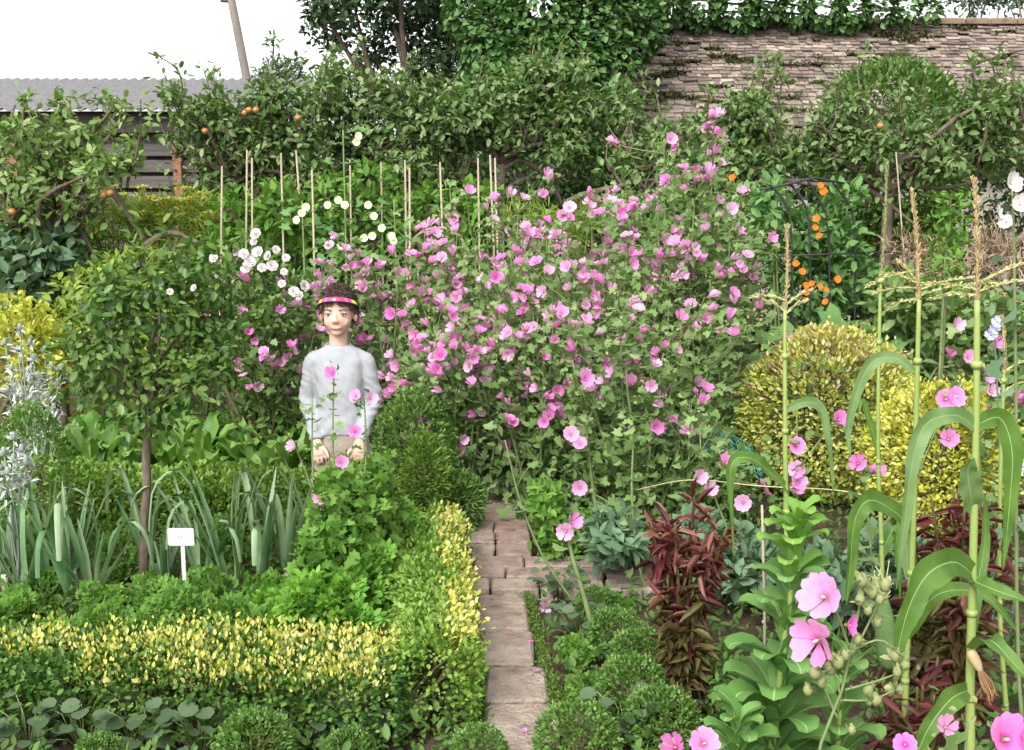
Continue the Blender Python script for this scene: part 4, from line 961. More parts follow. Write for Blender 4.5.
for px, Y, r, lab in ((100, 4.35, .13, 'low herb clump at the foot of the rose trunk, towards the left edge'), (160, 4.4, .12, 'low herb clump between the rose trunk and the white label'), (215, 4.45, .13, 'low herb clump among the leeks right of the white label'), (270, 4.5, .13, 'low herb clump at the parsley end of the leek row'), (40, 4.5, .13, 'low herb clump between the stout leeks at the left'), (120, 4.9, .16, 'herb clump behind the leeks in front of the back hedge, below the rose'), (215, 4.95, .16, 'herb clump behind the leeks, behind the white label'), (285, 5.0, .16, 'herb clump behind the leeks, closest to the boy'), (30, 4.95, .16, 'herb clump behind the leeks at the left edge')):
    parsley(px, Y, r, .2 if Y < 4.7 else .27, 240, lab, 'herb', .06, 'low herbs among the leeks')

for px, Y, r, lab in ((578, 3.95, .07, 'small weed tuft in the bare strip between path and box balls, farther one'), (588, 3.6, .08, 'small weed tuft in the bare strip between path and box balls, nearer one'), (610, 4.45, .09, 'weed tuft between the leaning mallow stem and the brick course')):
    parsley(px, Y, r, .11, 150, lab, 'herb', .05, 'weed tufts beside the path')

# chard row
def chard(seed, h=.42):
    t = bpy.data.objects.new('chard_plant', None); COL.objects.link(t); mb, ms = MB(), MB()
    for k in range(17):
        a = 2.4 * k + rng.normal() * .2; d = A(math.cos(a), math.sin(a), 0); el = rng.uniform(.35, 1.2) if k > 3 else 1.3; L = h * rng.uniform(.75, 1.1)
        p1 = d * math.cos(el) * L * .45 + A(0, 0, math.sin(el) * L * .45); p2 = d * math.cos(el * .9) * L + A(0, 0, math.sin(el * .9) * L); p3 = p2 + d * .05 - A(0, 0, .02)
        ms.add(*tube(cr([A(0, 0, 0), p1 * .5, p1], 5), [.006, .007, .007, .006, .005], 5))
        Q = cr([p1 * .8, p1, (p1 + p2) / 2, p2, p3], 11); w = np.interp(np.linspace(0, 1, 11), [0, .25, .6, .85, 1], [.01, .03, .044, .034, .005])
        V, Fs = ribbon(Q, w, norm(A(0, 0, 1) - d * .5 * math.sin(el)), .25, 3, .42, k); V = V + rng.normal(size=V.shape) * .0055; mb.add(V, Fs[:1]); ms.add(V + A(0, 0, .001), Fs[1:])
    ms.build('stem', M['lettucerib'], t); mb.build('foliage', M['chard'], t); return t
cp = [chard(k, h) for k, h in enumerate((.44, .5, .4))]; used = set(); i = 0
for row, (Y, x0, x1) in enumerate(((6.25, 60, 330), (6.6, 40, 330), (6.95, 150, 320))):
    for px in np.arange(x0, x1, 33 - 2 * row):
        k = i % 3; g = W(px + rng.normal() * 5, 400, Y + rng.normal() * .06); g[2] = 0
        lab = ('chard plant with broad crinkled leaves in the nearest chard row', 'chard plant in the middle chard row, behind broad crinkled leaves', 'chard plant in the last chard row, below the mallow')[row]
        if k not in used: o = cp[k]; used.add(k); o.location = g; tag(o, lab, 'chard', 'chard plants row %s' % ('near', 'middle', 'far')[row])
        else: o = copy_tree(cp[k], g, rng.uniform(-3, 3), rng.uniform(.9, 1.15), lab, 'chard plants row %s' % ('near', 'middle', 'far')[row])
        i += 1
# dark round-leaved violets at the foot of the front hedge
def violet(seed):
    t = bpy.data.objects.new('violet_plant', None); COL.objects.link(t); mb, ms = MB(), MB(); n = 26
    a = rng.uniform(0, 6.28, n); r = .13 * np.sqrt(rng.random(n)); P = np.stack([np.cos(a) * r, np.sin(a) * r * .7, rng.uniform(.05, .17, n)], 1)
    inst(mb, ROUND, P, norm(np.stack([np.cos(a), np.sin(a) - .6, np.full(n, -.15)], 1)), norm(A(0, -.35, 1) + rdir(n) * .35), .052 * rng.uniform(.7, 1.3, n))
    for p in P: ms.add(*tube([A(p[0] * .2, p[1] * .2, 0), p * A(.6, .6, .8), p], .0018, 4))
    ms.build('stem', M['greenstem'], t); mb.build('foliage', M['violet'], t); return t
vp = [violet(k) for k in range(2)]
for i, (px, py, lab) in enumerate(((30, 752, 'dark round-leaved violet under the hedge at the left corner'), (85, 748, 'dark round-leaved violet under the hedge beside the lowest box ball'), (140, 750, 'dark round-leaved violet under the middle of the hedge'), (200, 752, 'dark round-leaved violet left of the large box ball'),
                                   (310, 748, 'dark round-leaved violet between the two box balls'), (355, 742, 'dark round-leaved violet at the hedge corner'), (395, 735, 'largest patch of dark violet leaves near the path-side hedge'), (372, 725, 'dark round-leaved violet climbing into the hedge corner'),
                                   (560, 600, 'dark-leaved violet beside the mossy slab joint'), (575, 640, 'dark-leaved violet between the path and the smallest box balls'), (625, 745, 'dark-leaved violet under the front box balls'))):
    g = G(px, py)
    if i < 2: o = vp[i]; o.location = (g[0], g[1], 0)
    else: o = copy_tree(vp[i % 2], (g[0], g[1], 0), rng.uniform(-.8, .8), rng.uniform(.8, 1.15))
    tag(o, lab, 'violet', 'dark round-leaved violets')

# fallen petals on the path
mb = MB(); inst(mb, T_round(.9, .2), A(0, 0, .003).reshape(1, 3) - A(0, .5, 0), A(0, 1, 0).reshape(1, 3), A(0, 0, 1).reshape(1, 3), 1.); pm_ = mb.mesh('fallen_petal', [M['pink']])
for k, (px, py, lab) in enumerate(((497, 548, 'fallen pink petal on the bricks near the middle'), (478, 551, 'fallen pink petal on the bricks at the hedge side'), (519, 553, 'fallen pink petal at the joint of the double bricks'), (487, 530, 'fallen pink petal on the far slabs'), (531, 653, 'fallen pink petal on the slab past the brick course'), (536, 683, 'fallen pink petal at the mossy edge of the slabs'),
                                  (466, 548, 'fallen pink petal at the left end of the bricks'), (494, 498, 'pink petal at the far end of the path, larger one'), (503, 497, 'pink petal at the far end of the path beside a larger one'), (592, 702, 'fallen pink petal on the dark broken edging stone'), (549, 606, 'fallen pink petal in the moss'), (524, 744, 'pale petal on the nearest slab'), (508, 640, 'small faded petal in the middle of a slab'))):
    g = G(px, py); o = bpy.data.objects.new('fallen_petal', pm_); COL.objects.link(o); o.location = (g[0], g[1], .047); o.scale = (.028, .022, .02); o.rotation_euler = (rng.normal() * .1, rng.normal() * .1, rng.uniform(0, 6)); tag(o, lab, 'petal', 'pink petals fallen on the path')

# ================================================================ bolting lettuces
def bolt(name, label, cat, px, Y, h, mats, n, size, cat_group=None, w=.55, lean=0., taper=.6, arm=.02, top=None, ribs=True):
    b = W(px, 600, Y); b[2] = 0; t = thing(name, b, label, cat, cat_group); mb, ms = MB(), MB()
    Q = cr([A(0, 0, -.02), A(lean * .3, 0, h * .4), A(lean, 0, h)], 12); ms.add(*tube(Q, np.linspace(.014, .006, 12), 8)); ms.build('stem', M[mats[1]], t)
    for k in range(n):
        f = (k + .5) / n; a = 2.399 * k + rng.normal() * .25; c = Q[min(11, int(f * 12))] + A(0, 0, (f * 12 % 1) * h / 12)
        L = size * (1 - taper * f) * rng.uniform(.85, 1.15); el = rng.uniform(.4, 1.0) + .35 * f; d = A(math.cos(a), math.sin(a), 0)
        p1 = c + (d * math.cos(el) + A(0, 0, math.sin(el))) * L * .5; p2 = c + (d * math.cos(el * .7) + A(0, 0, math.sin(el * .7))) * L * .95; p3 = p2 + d * L * .12 - A(0, 0, L * .1)
        R_ = cr([c, p1, p2, p3], 9); wd = L * w * .5 * np.interp(np.linspace(0, 1, 9), [0, .15, .55, .85, 1], [.35, .55, 1, .7, .05])
        V, Fs = ribbon(R_, wd, norm(A(0, 0, 1) - d * .6 * math.sin(el)), .3, 3, .18, k); mb.add(V, Fs[:1], 2 if (top and f > .82) else 0); mb.add(V, Fs[1:], 1 if ribs else 0)
    mb.build('foliage', [M[mats[0]], M[mats[2]], M[top or mats[0]]], t); return t
bolt('green_lettuce', 'tall bolted green lettuce, broad pointed leaves spiralling up its stalk', 'lettuce', 772, 2.75, .87, ('lettuce', 'cornstem', 'lettucerib'), 92, .245, None, .55, lean=.06, taper=.66, top='lettucetop')
bolt('green_lettuce', 'shorter bolted green lettuce spreading at the foot of the taller one', 'lettuce', 742, 2.6, .42, ('lettuce', 'cornstem', 'lettucerib'), 44, .2, None, .54)
bolt('green_lettuce', 'leafy green lettuce low beside the sweetcorn stalks', 'lettuce', 845, 2.8, .5, ('lettuce', 'cornstem', 'lettucerib'), 44, .19, None, .54)
def redlettuce(label, px, Y, h, rx, n, nst=9):
    b = W(px, 600, Y); b[2] = 0; t = thing('red_lettuce', b, label, 'lettuce', 'bolted red lettuces'); ms, mr, mg = MB(), MB(), MB()
    T = T_oval(.24, .1, -.35)
    for k in range(nst):
        a = 2.4 * k; q = math.sqrt(rng.random()); tip = A(math.cos(a) * rx * q, math.sin(a) * rx * q * .8, h * rng.uniform(.82, 1.02)); Q = cr([A(0, 0, -.01), tip * A(.35, .35, .5), tip], 14)
        ms.add(*tube(Q, np.linspace(.011, .004, 14), 6)); m_ = n // nst; i = rng.uniform(1.5, 13, m_); P = Q[i.astype(int)] + rng.normal(size=(m_, 3)) * .014; z = P[:, 2] / h
        d = norm(rdir(m_) * A(1, 1, .6) + tip * A(1, 1, 0) * .6 + A(0, 0, .25)); red = rng.random(m_) < np.clip((z - .42) * 3.0, .08, .98)
        sz = .1 - .04 * z
        for mm, s in ((mr, red), (mg, ~red)): inst(mm, T, P[s], d[s], norm(A(0, 0, 1) + rdir(s.sum()) * .9), (sz * rng.uniform(.45, 1.4, m_))[s])
    ms.build('stem', M['redgreen'], t); mr.build('red_foliage', M['red'], t); mg.build('bronze_foliage', M['redgreen'], t)
redlettuce('bolted dark red lettuce beside the box balls, its lower leaves bronze green', 684, 3.55, .76, .17, 900, 12)
redlettuce('bolted dark red lettuce behind the sweetcorn stalks, in front of the small golden dome', 962, 3.45, .82, .15, 600, 9)
redlettuce('low dark red lettuce behind the corn, left of the taller red one', 925, 3.7, .66, .1, 220, 5)
redlettuce('bronze-leaved lettuce at the foot of the corn, mostly green', 930, 2.9, .46, .16, 300, 8)

# ================================================================ sweetcorn
def corn(label, pts, Y, leaves, r=.013, spike=None, rays=(), ears=(), mats=('corn', 'cornrib')):
    P = [W(px, py, Y) for px, py in pts]; b = P[0].copy(); b[2] = 0; t = thing('sweetcorn', b, label, 'sweetcorn', 'sweetcorn plants')
    Q = cr([A(0, 0, -.02)] + [p - b for p in P[1:]], 22); rad = np.linspace(r, r * .5, 22); ms = MB(); ms.add(*tube(Q, rad, 9))
    for q in Q[2:20:4]: ms.add(*tube([q - A(0, 0, .008), q, q + A(0, 0, .008)], [r * .9, r * 1.06, r * .9], 9))
    ms.build('stem', M['cornstem'], t)
    for lf in leaves:
        pp, wpx, mt = lf[0], lf[1], (lf[2] if len(lf) > 2 else 'corn')
        L3 = np.array([W(px, py, Y + dy) - b for px, py, dy in pp]); n = 18; C3 = cr(L3, n); f = np.linspace(0, 1, n)
        w = wpx * .53 / sc(Y, 1.) * .5 * np.interp(f, [0, .12, .4, .75, 1], [.45, .8, 1, .62, .03])
        hint = lf[3] if len(lf) > 3 else (0, -.8, .6)
        V, Fs = ribbon(C3, w, norm(A(*hint)), .3, 3, .24, rng.uniform(0, 6)); lo_ = MB().add(V, Fs, [0, 1]).build('leaf', [M[mt], M['cornrib']], t); at = lo_.data.attributes.new('across', 'FLOAT', 'POINT'); at.data.foreach_set('value', np.tile(np.array([-1, -.5, -.045, .045, .5, 1], np.float32), n))
    if spike:
        mt = MB(); a, c = W(spike[0], spike[1], Y) - b, W(spike[2], spike[3], Y) - b; mid = (a + c) / 2 + A(.004, 0, 0)
        SQ = cr([a, mid, c], 40); mt.add(*tube(SQ, .003, 5)); n = 240; i = rng.integers(0, 40, n); pp = SQ[i] + rng.normal(size=(n, 3)) * .002
        d = norm(rdir(n) * A(1, 1, .2) + A(0, 0, 1.1)); leafy(mt, pp, d, T_oval(.34, .15, 0), (spike[4] if len(spike) > 4 else .017) * .72, .3, .4, 1, .15)
        tm = [M[spike[5] if len(spike) > 5 else 'tassel'], M['tasselpale']]
        for x0, y0, x1, y1, dy in rays:
            RQ = cr([W(x0, y0, Y) - b, W((x0 + x1) / 2, (y0 + y1) / 2 - 3, Y + dy * .5) - b, W(x1, y1, Y + dy) - b], 26); mt.add(*tube(RQ, .0022, 5), 1); n = 80; i = rng.integers(2, 26, n); dd = norm(RQ[-1] - RQ[0])
            leafy(mt, RQ[i], norm(rdir(n) * .5 + dd), T_oval(.36, .15, 0), .013, .3, .1, 1, .1, 0, 1)
        mt.build('tassel', tm, t)
    for (ex, ey, fx, fy, wpx, dry) in ears:
        a, c = W(ex, ey, Y - .03) - b, W(fx, fy, Y - .05) - b; s = sc(Y, 1.); EQ = cr([a, (a + c) / 2, c], 9)
        ear = MB().add(*tube(EQ, wpx / s * .5 * np.array([.5, .85, 1, 1, .97, .9, .75, .55, .3]), 10)).build('cob', M['cornpale' if not dry else 'tassel'], t)
        mk = MB(); dd = norm(c - a)
        for k in range(26 if not dry else 34):
            e_ = c + dd * rng.uniform(.02, .06 if not dry else .06) + rng.normal(size=3) * (.02 if not dry else .008) - A(0, 0, .0 if not dry else .02); mk.add(*tube(cr([c - dd * .015, (c + e_) / 2 + rng.normal(size=3) * .006, e_], 5), .0012 if not dry else .0022, 4))
        mk.build('silk', M['silk' if not dry else 'drysilk'], ear)
    return t
corn('sweetcorn in front of the larger golden dome, its thin tassel low', [(792, 900), (790, 640), (786, 500), (785, 400), (785, 310)], 3.2,
     [([(788, 490, 0), (770, 472, -.05), (750, 458, -.1), (733, 462, -.12), (730, 490, -.12), (734, 560, -.1)], 26, 'corn', (.2, -.8, .6)), ([(786, 410, 0), (805, 402, .02), (820, 408, .03), (828, 440, .03), (834, 500, .05)], 22, 'cornpale', (.2, -.9, .3)), ([(790, 560, 0), (800, 520, 0), (812, 500, .05)], 14, 'corn')],
     .0105, (785, 312, 787, 228), [(785, 312, 765, 302, 0), (785, 306, 812, 291, 0), (785, 315, 806, 302, 0), (785, 300, 752, 298, .05)])
corn('sweetcorn in the middle of the three, its tassel rays spread flat', [(905, 960), (905, 700), (912, 560), (916, 420), (919, 300)], 2.9,
     [([(914, 372, 0), (895, 358, 0), (872, 362, 0), (856, 395, 0), (848, 430, 0), (851, 458, 0)], 24, 'cornpale', (0, -1, .25)), ([(911, 530, 0), (895, 512, -.04), (870, 500, -.1), (855, 520, -.12), (850, 570, -.12), (846, 605, -.12)], 40, 'corn', (.3, -.9, .4)),
      ([(908, 580, 0), (905, 540, .05), (896, 505, .08), (880, 500, .1)], 24, 'cornpale'), ([(905, 640, 0), (930, 600, -.1), (960, 590, -.15), (990, 600, -.2), (1024, 640, -.2)], 30, 'corn')],
     .0115, (919, 300, 912, 192, .02), [(919, 270, 868, 286, 0), (919, 288, 873, 294, .05), (919, 284, 884, 275, 0), (919, 300, 890, 308, 0), (919, 290, 975, 278, .05), (919, 296, 980, 284, 0), (918, 284, 897, 262, 0)], [(888, 668, 883, 596, 22, False)])
corn('sweetcorn at the right with a hanging browned cob', [(968, 1000), (970, 720), (972, 600), (976, 430), (977, 300)], 2.45,
     [([(975, 428, 0), (955, 415, -.03), (925, 425, -.06), (912, 465, -.08), (905, 520, -.08), (896, 590, -.08)], 36, 'cornpale', (.2, -.9, .35)), ([(977, 425, 0), (1000, 418, .03), (1012, 450, .03), (1010, 500, .03), (1003, 570, .03)], 42, 'corn', (-.2, -1, .2)),
      ([(973, 510, 0), (970, 490, -.03), (968, 470, -.05), (974, 458, -.07)], 46, 'cornpale', (0, -1, .1)), ([(973, 575, 0), (955, 562, -.08), (930, 572, -.14), (912, 600, -.16), (900, 640, -.17), (893, 690, -.17)], 60, 'corn', (.3, -.9, .35)),
      ([(971, 580, 0), (995, 590, -.05), (1030, 602, -.1)], 34, 'corn'), ([(970, 650, 0), (990, 640, -.1), (1015, 665, -.15), (1040, 690, -.2)], 36, 'corn', (0, -.6, .8)), ([(970, 690, 0), (950, 700, -.06), (925, 735, -.1), (905, 790, -.1)], 46, 'corn', (.2, -.9, .4)), ([(970, 640, 0), (975, 600, .1), (985, 540, .15), (984, 490, .15)], 26, 'corn')],
     .013, (977, 300, 974, 182, .02), [(977, 285, 1030, 262, 0), (977, 290, 925, 285, 0), (977, 295, 930, 300, 0), (977, 280, 1000, 292, 0), (977, 292, 1035, 280, 0)], [(970, 650, 981, 672, 11, True)])
corn('slim young sweetcorn at the back with an unopened green spike', [(880, 760), (882, 560), (878, 450), (880, 300), (882, 280)], 3.6, [([(880, 460, 0), (872, 430, 0), (862, 400, 0), (858, 420, -.05)], 14, 'corn'), ([(880, 560, 0), (895, 530, 0), (900, 600, 0)], 20, 'corn')], .009, (880, 290, 887, 162, .018, 'bud'), ())
corn('slim sweetcorn at the right edge, tassel partly hidden by broad leaves', [(1000, 860), (1000, 620), (1000, 500), (1003, 400), (1004, 370)], 3.4, [([(1001, 470, 0), (1010, 440, 0), (1024, 450, 0), (1034, 500, 0)], 20, 'corn'), ([(1001, 520, 0), (990, 500, 0), (985, 560, 0), (984, 600, 0)], 20, 'cornpale')], .009, (1004, 375, 1002, 318, .016), [(1003, 385, 975, 362, 0), (1003, 375, 1024, 362, 0), (1003, 392, 1030, 382, 0)])

# ================================================================ nearest mallow with big blooms
t = mallow_stem('nearest mallow, two large pink blooms above a spray of pale buds', [(800, 1150), (812, 800), (842, 690), (858, 615), (862, 585)], [(826, 598, -.95, .6, 1.0), (819, 640, -.9, .1, 1.12), (847, 625, .9, .2, .5)], 1.75, 10, .03, 12, .08, None, .004,
    branches=([(842, 700), (830, 660), (822, 640)], [(850, 650), (838, 615), (828, 600)], [(845, 690), (880, 680), (905, 670)], [(838, 720), (825, 690), (815, 672)], [(850, 660), (875, 610), (880, 590)], [(840, 700), (870, 700), (895, 690)], [(852, 650), (880, 640), (900, 655)]), meshes=[PINKS[1], PINKS[4]])
b = np.array(t.location)
for px, py in ((862, 580), (872, 592), (880, 600), (868, 610), (878, 622), (860, 600), (885, 585), (897, 672), (905, 665), (890, 690), (815, 672), (822, 682), (808, 690), (830, 668), (868, 690), (876, 700), (845, 655), (858, 640), (852, 730), (838, 662), (900, 690), (895, 655)):
    p = W(px, py, 1.75 + rng.normal() * .015) - b; r = rng.uniform(.007, .0105); V, F = ellipsoid(p, (r, r, r * 1.25), 8, 6); mb = MB(); mb.add(V, F); leafy(mb, np.tile(p - A(0, 0, r * .7), (5, 1)), norm(rdir(5) + A(0, 0, .9)), T_oval(.5, .1, .1), r * 2.6, .2, .3); mb.build('bud', M['bud'], t)
mallow_stem('mallow at the bottom right corner with blooms cut by the picture edge', [(960, 1300), (962, 900), (965, 760), (968, 722)], [(1003, 740, .2, .5, 1.1), (945, 728, -.2, .6, .55), (905, 745, -.3, .6, .5), (1022, 735, .4, .3, .8)], 1.6, 14, .03, 20, .075, None, .004, branches=([(964, 790), (985, 760), (1000, 744)], [(962, 800), (950, 760), (946, 732)]))
mallow_stem('mallow at the bottom edge below the red lettuce, only two blooms showing', [(690, 1250), (692, 900), (690, 800), (690, 760)], [(703, 744, .2, .6, .8), (676, 748, -.3, .6, .8)], 1.7, 10, .03, 0, .07, None, .004)
# tall white-flowered stem at the right edge
t = mallow_stem('tall stem with large white flowers at the right edge above the corn', [(1022, 1200), (1020, 700), (1016, 400), (1014, 250), (1012, 190)], [], 2.6, 26, .04, 6, .08, None, .006, mat='kale')
b = np.array(t.location)
WS = [flower_mesh('flower', c, .02, 60 + k, [M['whitepetal'], M['bud'], M['creampetal']]) for k, c in enumerate((.3, .6))]
for px, py, s in ((1010, 184, .05), (1020, 205, .045), (998, 212, .035), (1006, 222, .035)): flower(t, W(px, py, 2.55) - b, A(rng.normal() * .5, -.8, .3), s, WS)
for px, py, lab in ((994, 327, 'pale lilac sweet pea flower stem near the right edge, above the small dome'), (1012, 462, 'pale lilac sweet pea flower stem low at the right edge behind corn leaves')):
    b = W(px, 600, 4.2); b[2] = 0; t = thing('sweet_pea', b, lab, 'sweet pea', 'sweet peas at the right edge'); p = W(px, py, 4.2) - b
    mb = MB(); Q = cr([A(0, 0, 0), p * A(.5, .5, .5) + A(.03, 0, 0), p], 10); mb.add(*tube(Q, .004, 5)); leafy(mb, np.repeat(Q, 4, 0) + rng.normal(size=(40, 3)) * .03, rdir(40), LEAF, .045); mb.build('foliage', M['kale'], t)
    for k in range(3): flower(t, p + A(rng.normal() * .02, -.02, k * .025 - .03), A(rng.normal() * .4, -.8, .3), .05, [flower_mesh('flower', .7, .03, 80 + k, [M['bluepetal'], M['bud'], M['bud']], 4)])
# ================================================================ canes and trellis
def cane(label, x0, y0, x1, y1, Y, r=.008, mat='cane'):
    a, c = W(x1, y1, Y), W(x0, y0, Y); d = (c - a) / (c[2] - a[2]); b = a - d * (a[2] + .05); L = c - b
    mb = MB(); mb.add(*tube([A(0, 0, 0), L * .5 + A(.004, 0, 0), L], [r * 1.1, r, r * .85], 8))
    for f in np.arange(.08, .98, .13): mb.add(*tube([L * f - norm(L) * .006, L * f, L * f + norm(L) * .006], [r, r * 1.25, r], 8))
    b2 = np.array([b[0], b[1], b[2]]); o = mb.build('bamboo_cane', M[mat]); o.location = b2; tag(o, label, 'cane', 'bamboo canes for climbing beans'); return o
for a in ((222, 166, 221, 236, 8.3, 'short pale cane, the first on the shed side'), (247, 150, 246, 232, 8.4, 'left one of the close pair of tall canes'), (252, 158, 252, 235, 8.2, 'right one of the close pair of tall canes'), (281, 153, 283, 246, 8.3, 'bright pale cane standing alone after the close pair'),
          (296, 150, 302, 240, 8.6, 'thin brownish cane leaning beside the bright pale cane'), (312, 170, 314, 265, 7.8, 'pale cane rising above the boy\'s shoulder on the rose side'), (350, 160, 351, 245, 8.4, 'pale cane right above the boy\'s head'), (381, 162, 382, 235, 8.5, 'cane midway between the boy and the trellis'),
          (405, 160, 406, 250, 8.4, 'darker cane of the pair holding the trellis rails'), (409.5, 168, 410, 330, 7.6, 'pale cane of the pair holding the trellis rails'), (440, 162, 443, 260, 8.4, 'tall cane inside the bent hoop'), (478, 158, 479, 240, 8.5, 'first of the three canes by the apple trunk'), (490, 155, 493, 235, 8.5, 'second of the three canes by the apple trunk'), (495, 158, 497, 240, 8.3, 'third of the three canes by the apple trunk')):
    cane(a[5] if not a[5].startswith('x') else '', *a[:5])
cane('thin pale upright rod in the dark hollow below the round bush', 896, 152, 904, 262, 8.5, .006)
cane('thin pale rod further right in the dark hollow, behind the corn tassels', 966, 215, 968, 270, 8.5, .006)
cane('small pinkish cane beside the green lettuce', 762, 505, 763, 590, 3.6, .005)
t = thing('trellis', W(405, 440, 7.55) * A(1, 1, 0), 'trellis of two thin rails lashed across stakes behind the mallows', 'trellis'); b = np.array(t.location)
for x0, y0, x1, y1 in ((340, 300, 470, 292), (350, 326, 470, 322)):
    MB().add(*tube(cr([W(x0, y0, 7.55) - b, W((x0 + x1) / 2, (y0 + y1) / 2, 7.55) - b, W(x1, y1, 7.55) - b], 8), .007, 6)).build('rail', M['cane'], t)
for px in (342, 418, 468):
    a = W(px, 262 if px == 418 else 290, 7.58) - b; MB().add(*tube([A(a[0], a[1], -.05), a], .007, 6)).build('stake', M['cane'], t)
P = [W(px, py, 8.1) for px, py in ((408, 300), (407, 258), (415, 238), (430, 229), (447, 229), (461, 238), (466, 258), (467, 300))]; b = P[0] * A(1, 1, 0)
P = [P[0] * A(1, 1, 0) - A(0, 0, .03)] + P + [P[-1] * A(1, 1, 0) - A(0, 0, .03)]
o = MB().add(*tube(cr(np.array(P) - b, 40), .011, 8)).build('wooden_hoop', M['cane']); o.location = b; tag(o, 'bent brown hoop over a clipped bush behind the mallows', 'hoop')
c = W(437, 258, 8.9); e = lobes(A(c[0], c[1], c[2] * .6), A(.3, .3, c[2] * .45), 8); t = thing('variegated_bush', (c[0], c[1], 0), 'cream-leaved bush framed by the bent hoop', 'bush')
mb = MB(); P, o_ = shell([(q - A(c[0], c[1], 0), s) for q, s in e], 2200, .6); leafy(mb, P, o_, SMALL, .05); mb.build('foliage', M['golddome'], t); mb = MB(); limbs(mb, A(0, 0, 0), [q - A(c[0], c[1], 0) for q, s in e], .02); mb.build('branches', M['twig'], t)

# ================================================================ middle-distance plants
def bush(name, label, cat, px, Y, ells, n, T, size, mat, group=None, extra=None, inner=.45, up=.2, rotj=.8):
    b = W(px, 300, Y); b[2] = 0; t = thing(name, b, label, cat, group)
    E = [(W(x, y, Y + rng.uniform(-.15, .15)) - b, A(rx / sc(Y, 1), .3, ry / sc(Y, 1))) for x, y, rx, ry in ells]
    mb = MB(); P, o = shell(E, n, inner, .02); k = o[:, 1] < .8; leafy(mb, P[k], o[k], T, size, .4, up, .6, rotj); mb.build('foliage', M[mat], t)
    mb = MB()
    for c, q in E: mb.add(*tube(cr([A(c[0] * .3 + rng.normal() * .03, rng.normal() * .03, -.02), c * A(.7, .7, .5), c], 6), np.linspace(.012, .005, 6), 5))
    mb.build('stem', M['greenstem'], t); return t, b, E
# fennel with yellow umbels
for i, (px, Y, heads, lab) in enumerate(((105, 9.0, [(95, 200), (104, 206), (113, 198), (98, 218), (118, 214), (108, 226)], 'feathery fennel nearest the yellow coneflowers'),
                          (140, 9.2, [(128, 200), (138, 196), (148, 198), (134, 212), (145, 216), (152, 208), (140, 228)], 'feathery fennel with the tallest yellow umbels'),
                          (172, 9.1, [(160, 204), (168, 200), (178, 198), (164, 216), (175, 213), (183, 222)], 'feathery fennel below the rusty shed post'),
                          (203, 9.0, [(192, 194), (200, 200), (208, 196), (196, 210), (206, 214), (213, 224), (200, 228)], 'feathery fennel beside the leftmost cane'))):
    t, b, E = bush('fennel', lab, 'fennel', px, Y, [(x, y + 12, 11, 12) for x, y in heads] + [(px, 255, 24, 30), (px - 8, 300, 24, 40)], 800, NEEDLE, .13, 'fennel', 'fennel plants with yellow heads', inner=.1)
    for x, y in heads:
        p = W(x + rng.normal() * 3, y + rng.uniform(-14, 12), Y - .1) - b; mb = MB(); n = 46; a = rng.uniform(0, 6.28, n); r = .075 * np.sqrt(rng.random(n)); PP = p + np.stack([np.cos(a) * r, np.sin(a) * r, .02 - 2.5 * r * r + rng.normal(size=n) * .004], 1)
        inst(mb, ROUND, PP, norm(rdir(n) * A(1, 1, .2)), norm(A(0, -.3, 1) + rdir(n) * .4), .022)
        for q in PP[::5]: mb.add(*tube([p - A(0, 0, .07), q], .0018, 4))
        mb.build('flower_head', M['umbel'], t)
# yellow coneflowers
for i, (px, pts, lab) in enumerate(((35, [(28, 208), (36, 219), (32, 222), (42, 220)], 'yellow coneflower clump, the larger one, under the pale apple tree'), (72, [(66, 221), (80, 211), (86, 228), (70, 238), (92, 232)], 'yellow coneflower clump crossed by the slanting bare limb'))):
    t, b, E = bush('coneflower', lab, 'coneflower', px, 8.8, [(px, 245, 22, 22), (px, 285, 26, 34)], 800, NARROW, .1, 'herb', 'yellow coneflowers')
    for x, y in pts:
        for k in range(2):
            p = W(x + rng.normal() * 2, y + rng.normal() * 2, 8.5) - b; mb = MB(); f = norm(A(rng.normal() * .3, -.7, .6)); u = norm(np.cross(f, A(1, 0, .1))); v = np.cross(f, u); a = np.arange(10) * .628
            yd = np.cos(a)[:, None] * u + np.sin(a)[:, None] * v; inst(mb, T_oval(.45, .02, -.1), p + yd * .01, yd, np.tile(f, (10, 1)), .03); mb.add(*ellipsoid(p + f * .006, .009, 8, 6), 1); mb.build('flower', [M['yellowpetal'], M['bark']], t)
bush('kale', 'blue-green frilly kale at the left edge beyond the yellow shrub', 'kale', 28, 8.2, [(15, 250, 26, 22), (40, 265, 30, 26), (20, 290, 30, 26), (60, 250, 20, 18), (35, 330, 36, 40)], 1200, LEAF, .12, 'kale')
bush('raspberry', 'leafy green bush behind the standard rose', 'bush', 110, 7.6, [(90, 290, 40, 24), (140, 270, 38, 24), (180, 290, 36, 30), (110, 330, 44, 40), (170, 350, 44, 50), (70, 330, 26, 40), (130, 410, 60, 50)], 1900, LEAF, .07, 'fennel')
bush('bean_plant', 'climbing bean with pale leaves around the two close canes', 'bean', 245, 8.7, [(235, 215, 20, 24), (255, 240, 22, 24), (280, 210, 18, 26), (230, 250, 22, 20), (265, 300, 34, 50), (300, 225, 18, 24), (300, 270, 24, 34)], 1300, LEAF, .1, 'herb', 'climbing beans on the canes')
bush('bean_plant', 'climbing bean on the canes above the boy, fresh green leaves', 'bean', 360, 8.7, [(330, 200, 20, 28), (355, 215, 22, 26), (385, 205, 22, 28), (345, 250, 26, 26), (390, 245, 22, 28), (370, 180, 20, 16), (360, 300, 44, 50), (405, 215, 16, 24)], 1600, LEAF, .08, 'herb', 'climbing beans on the canes')
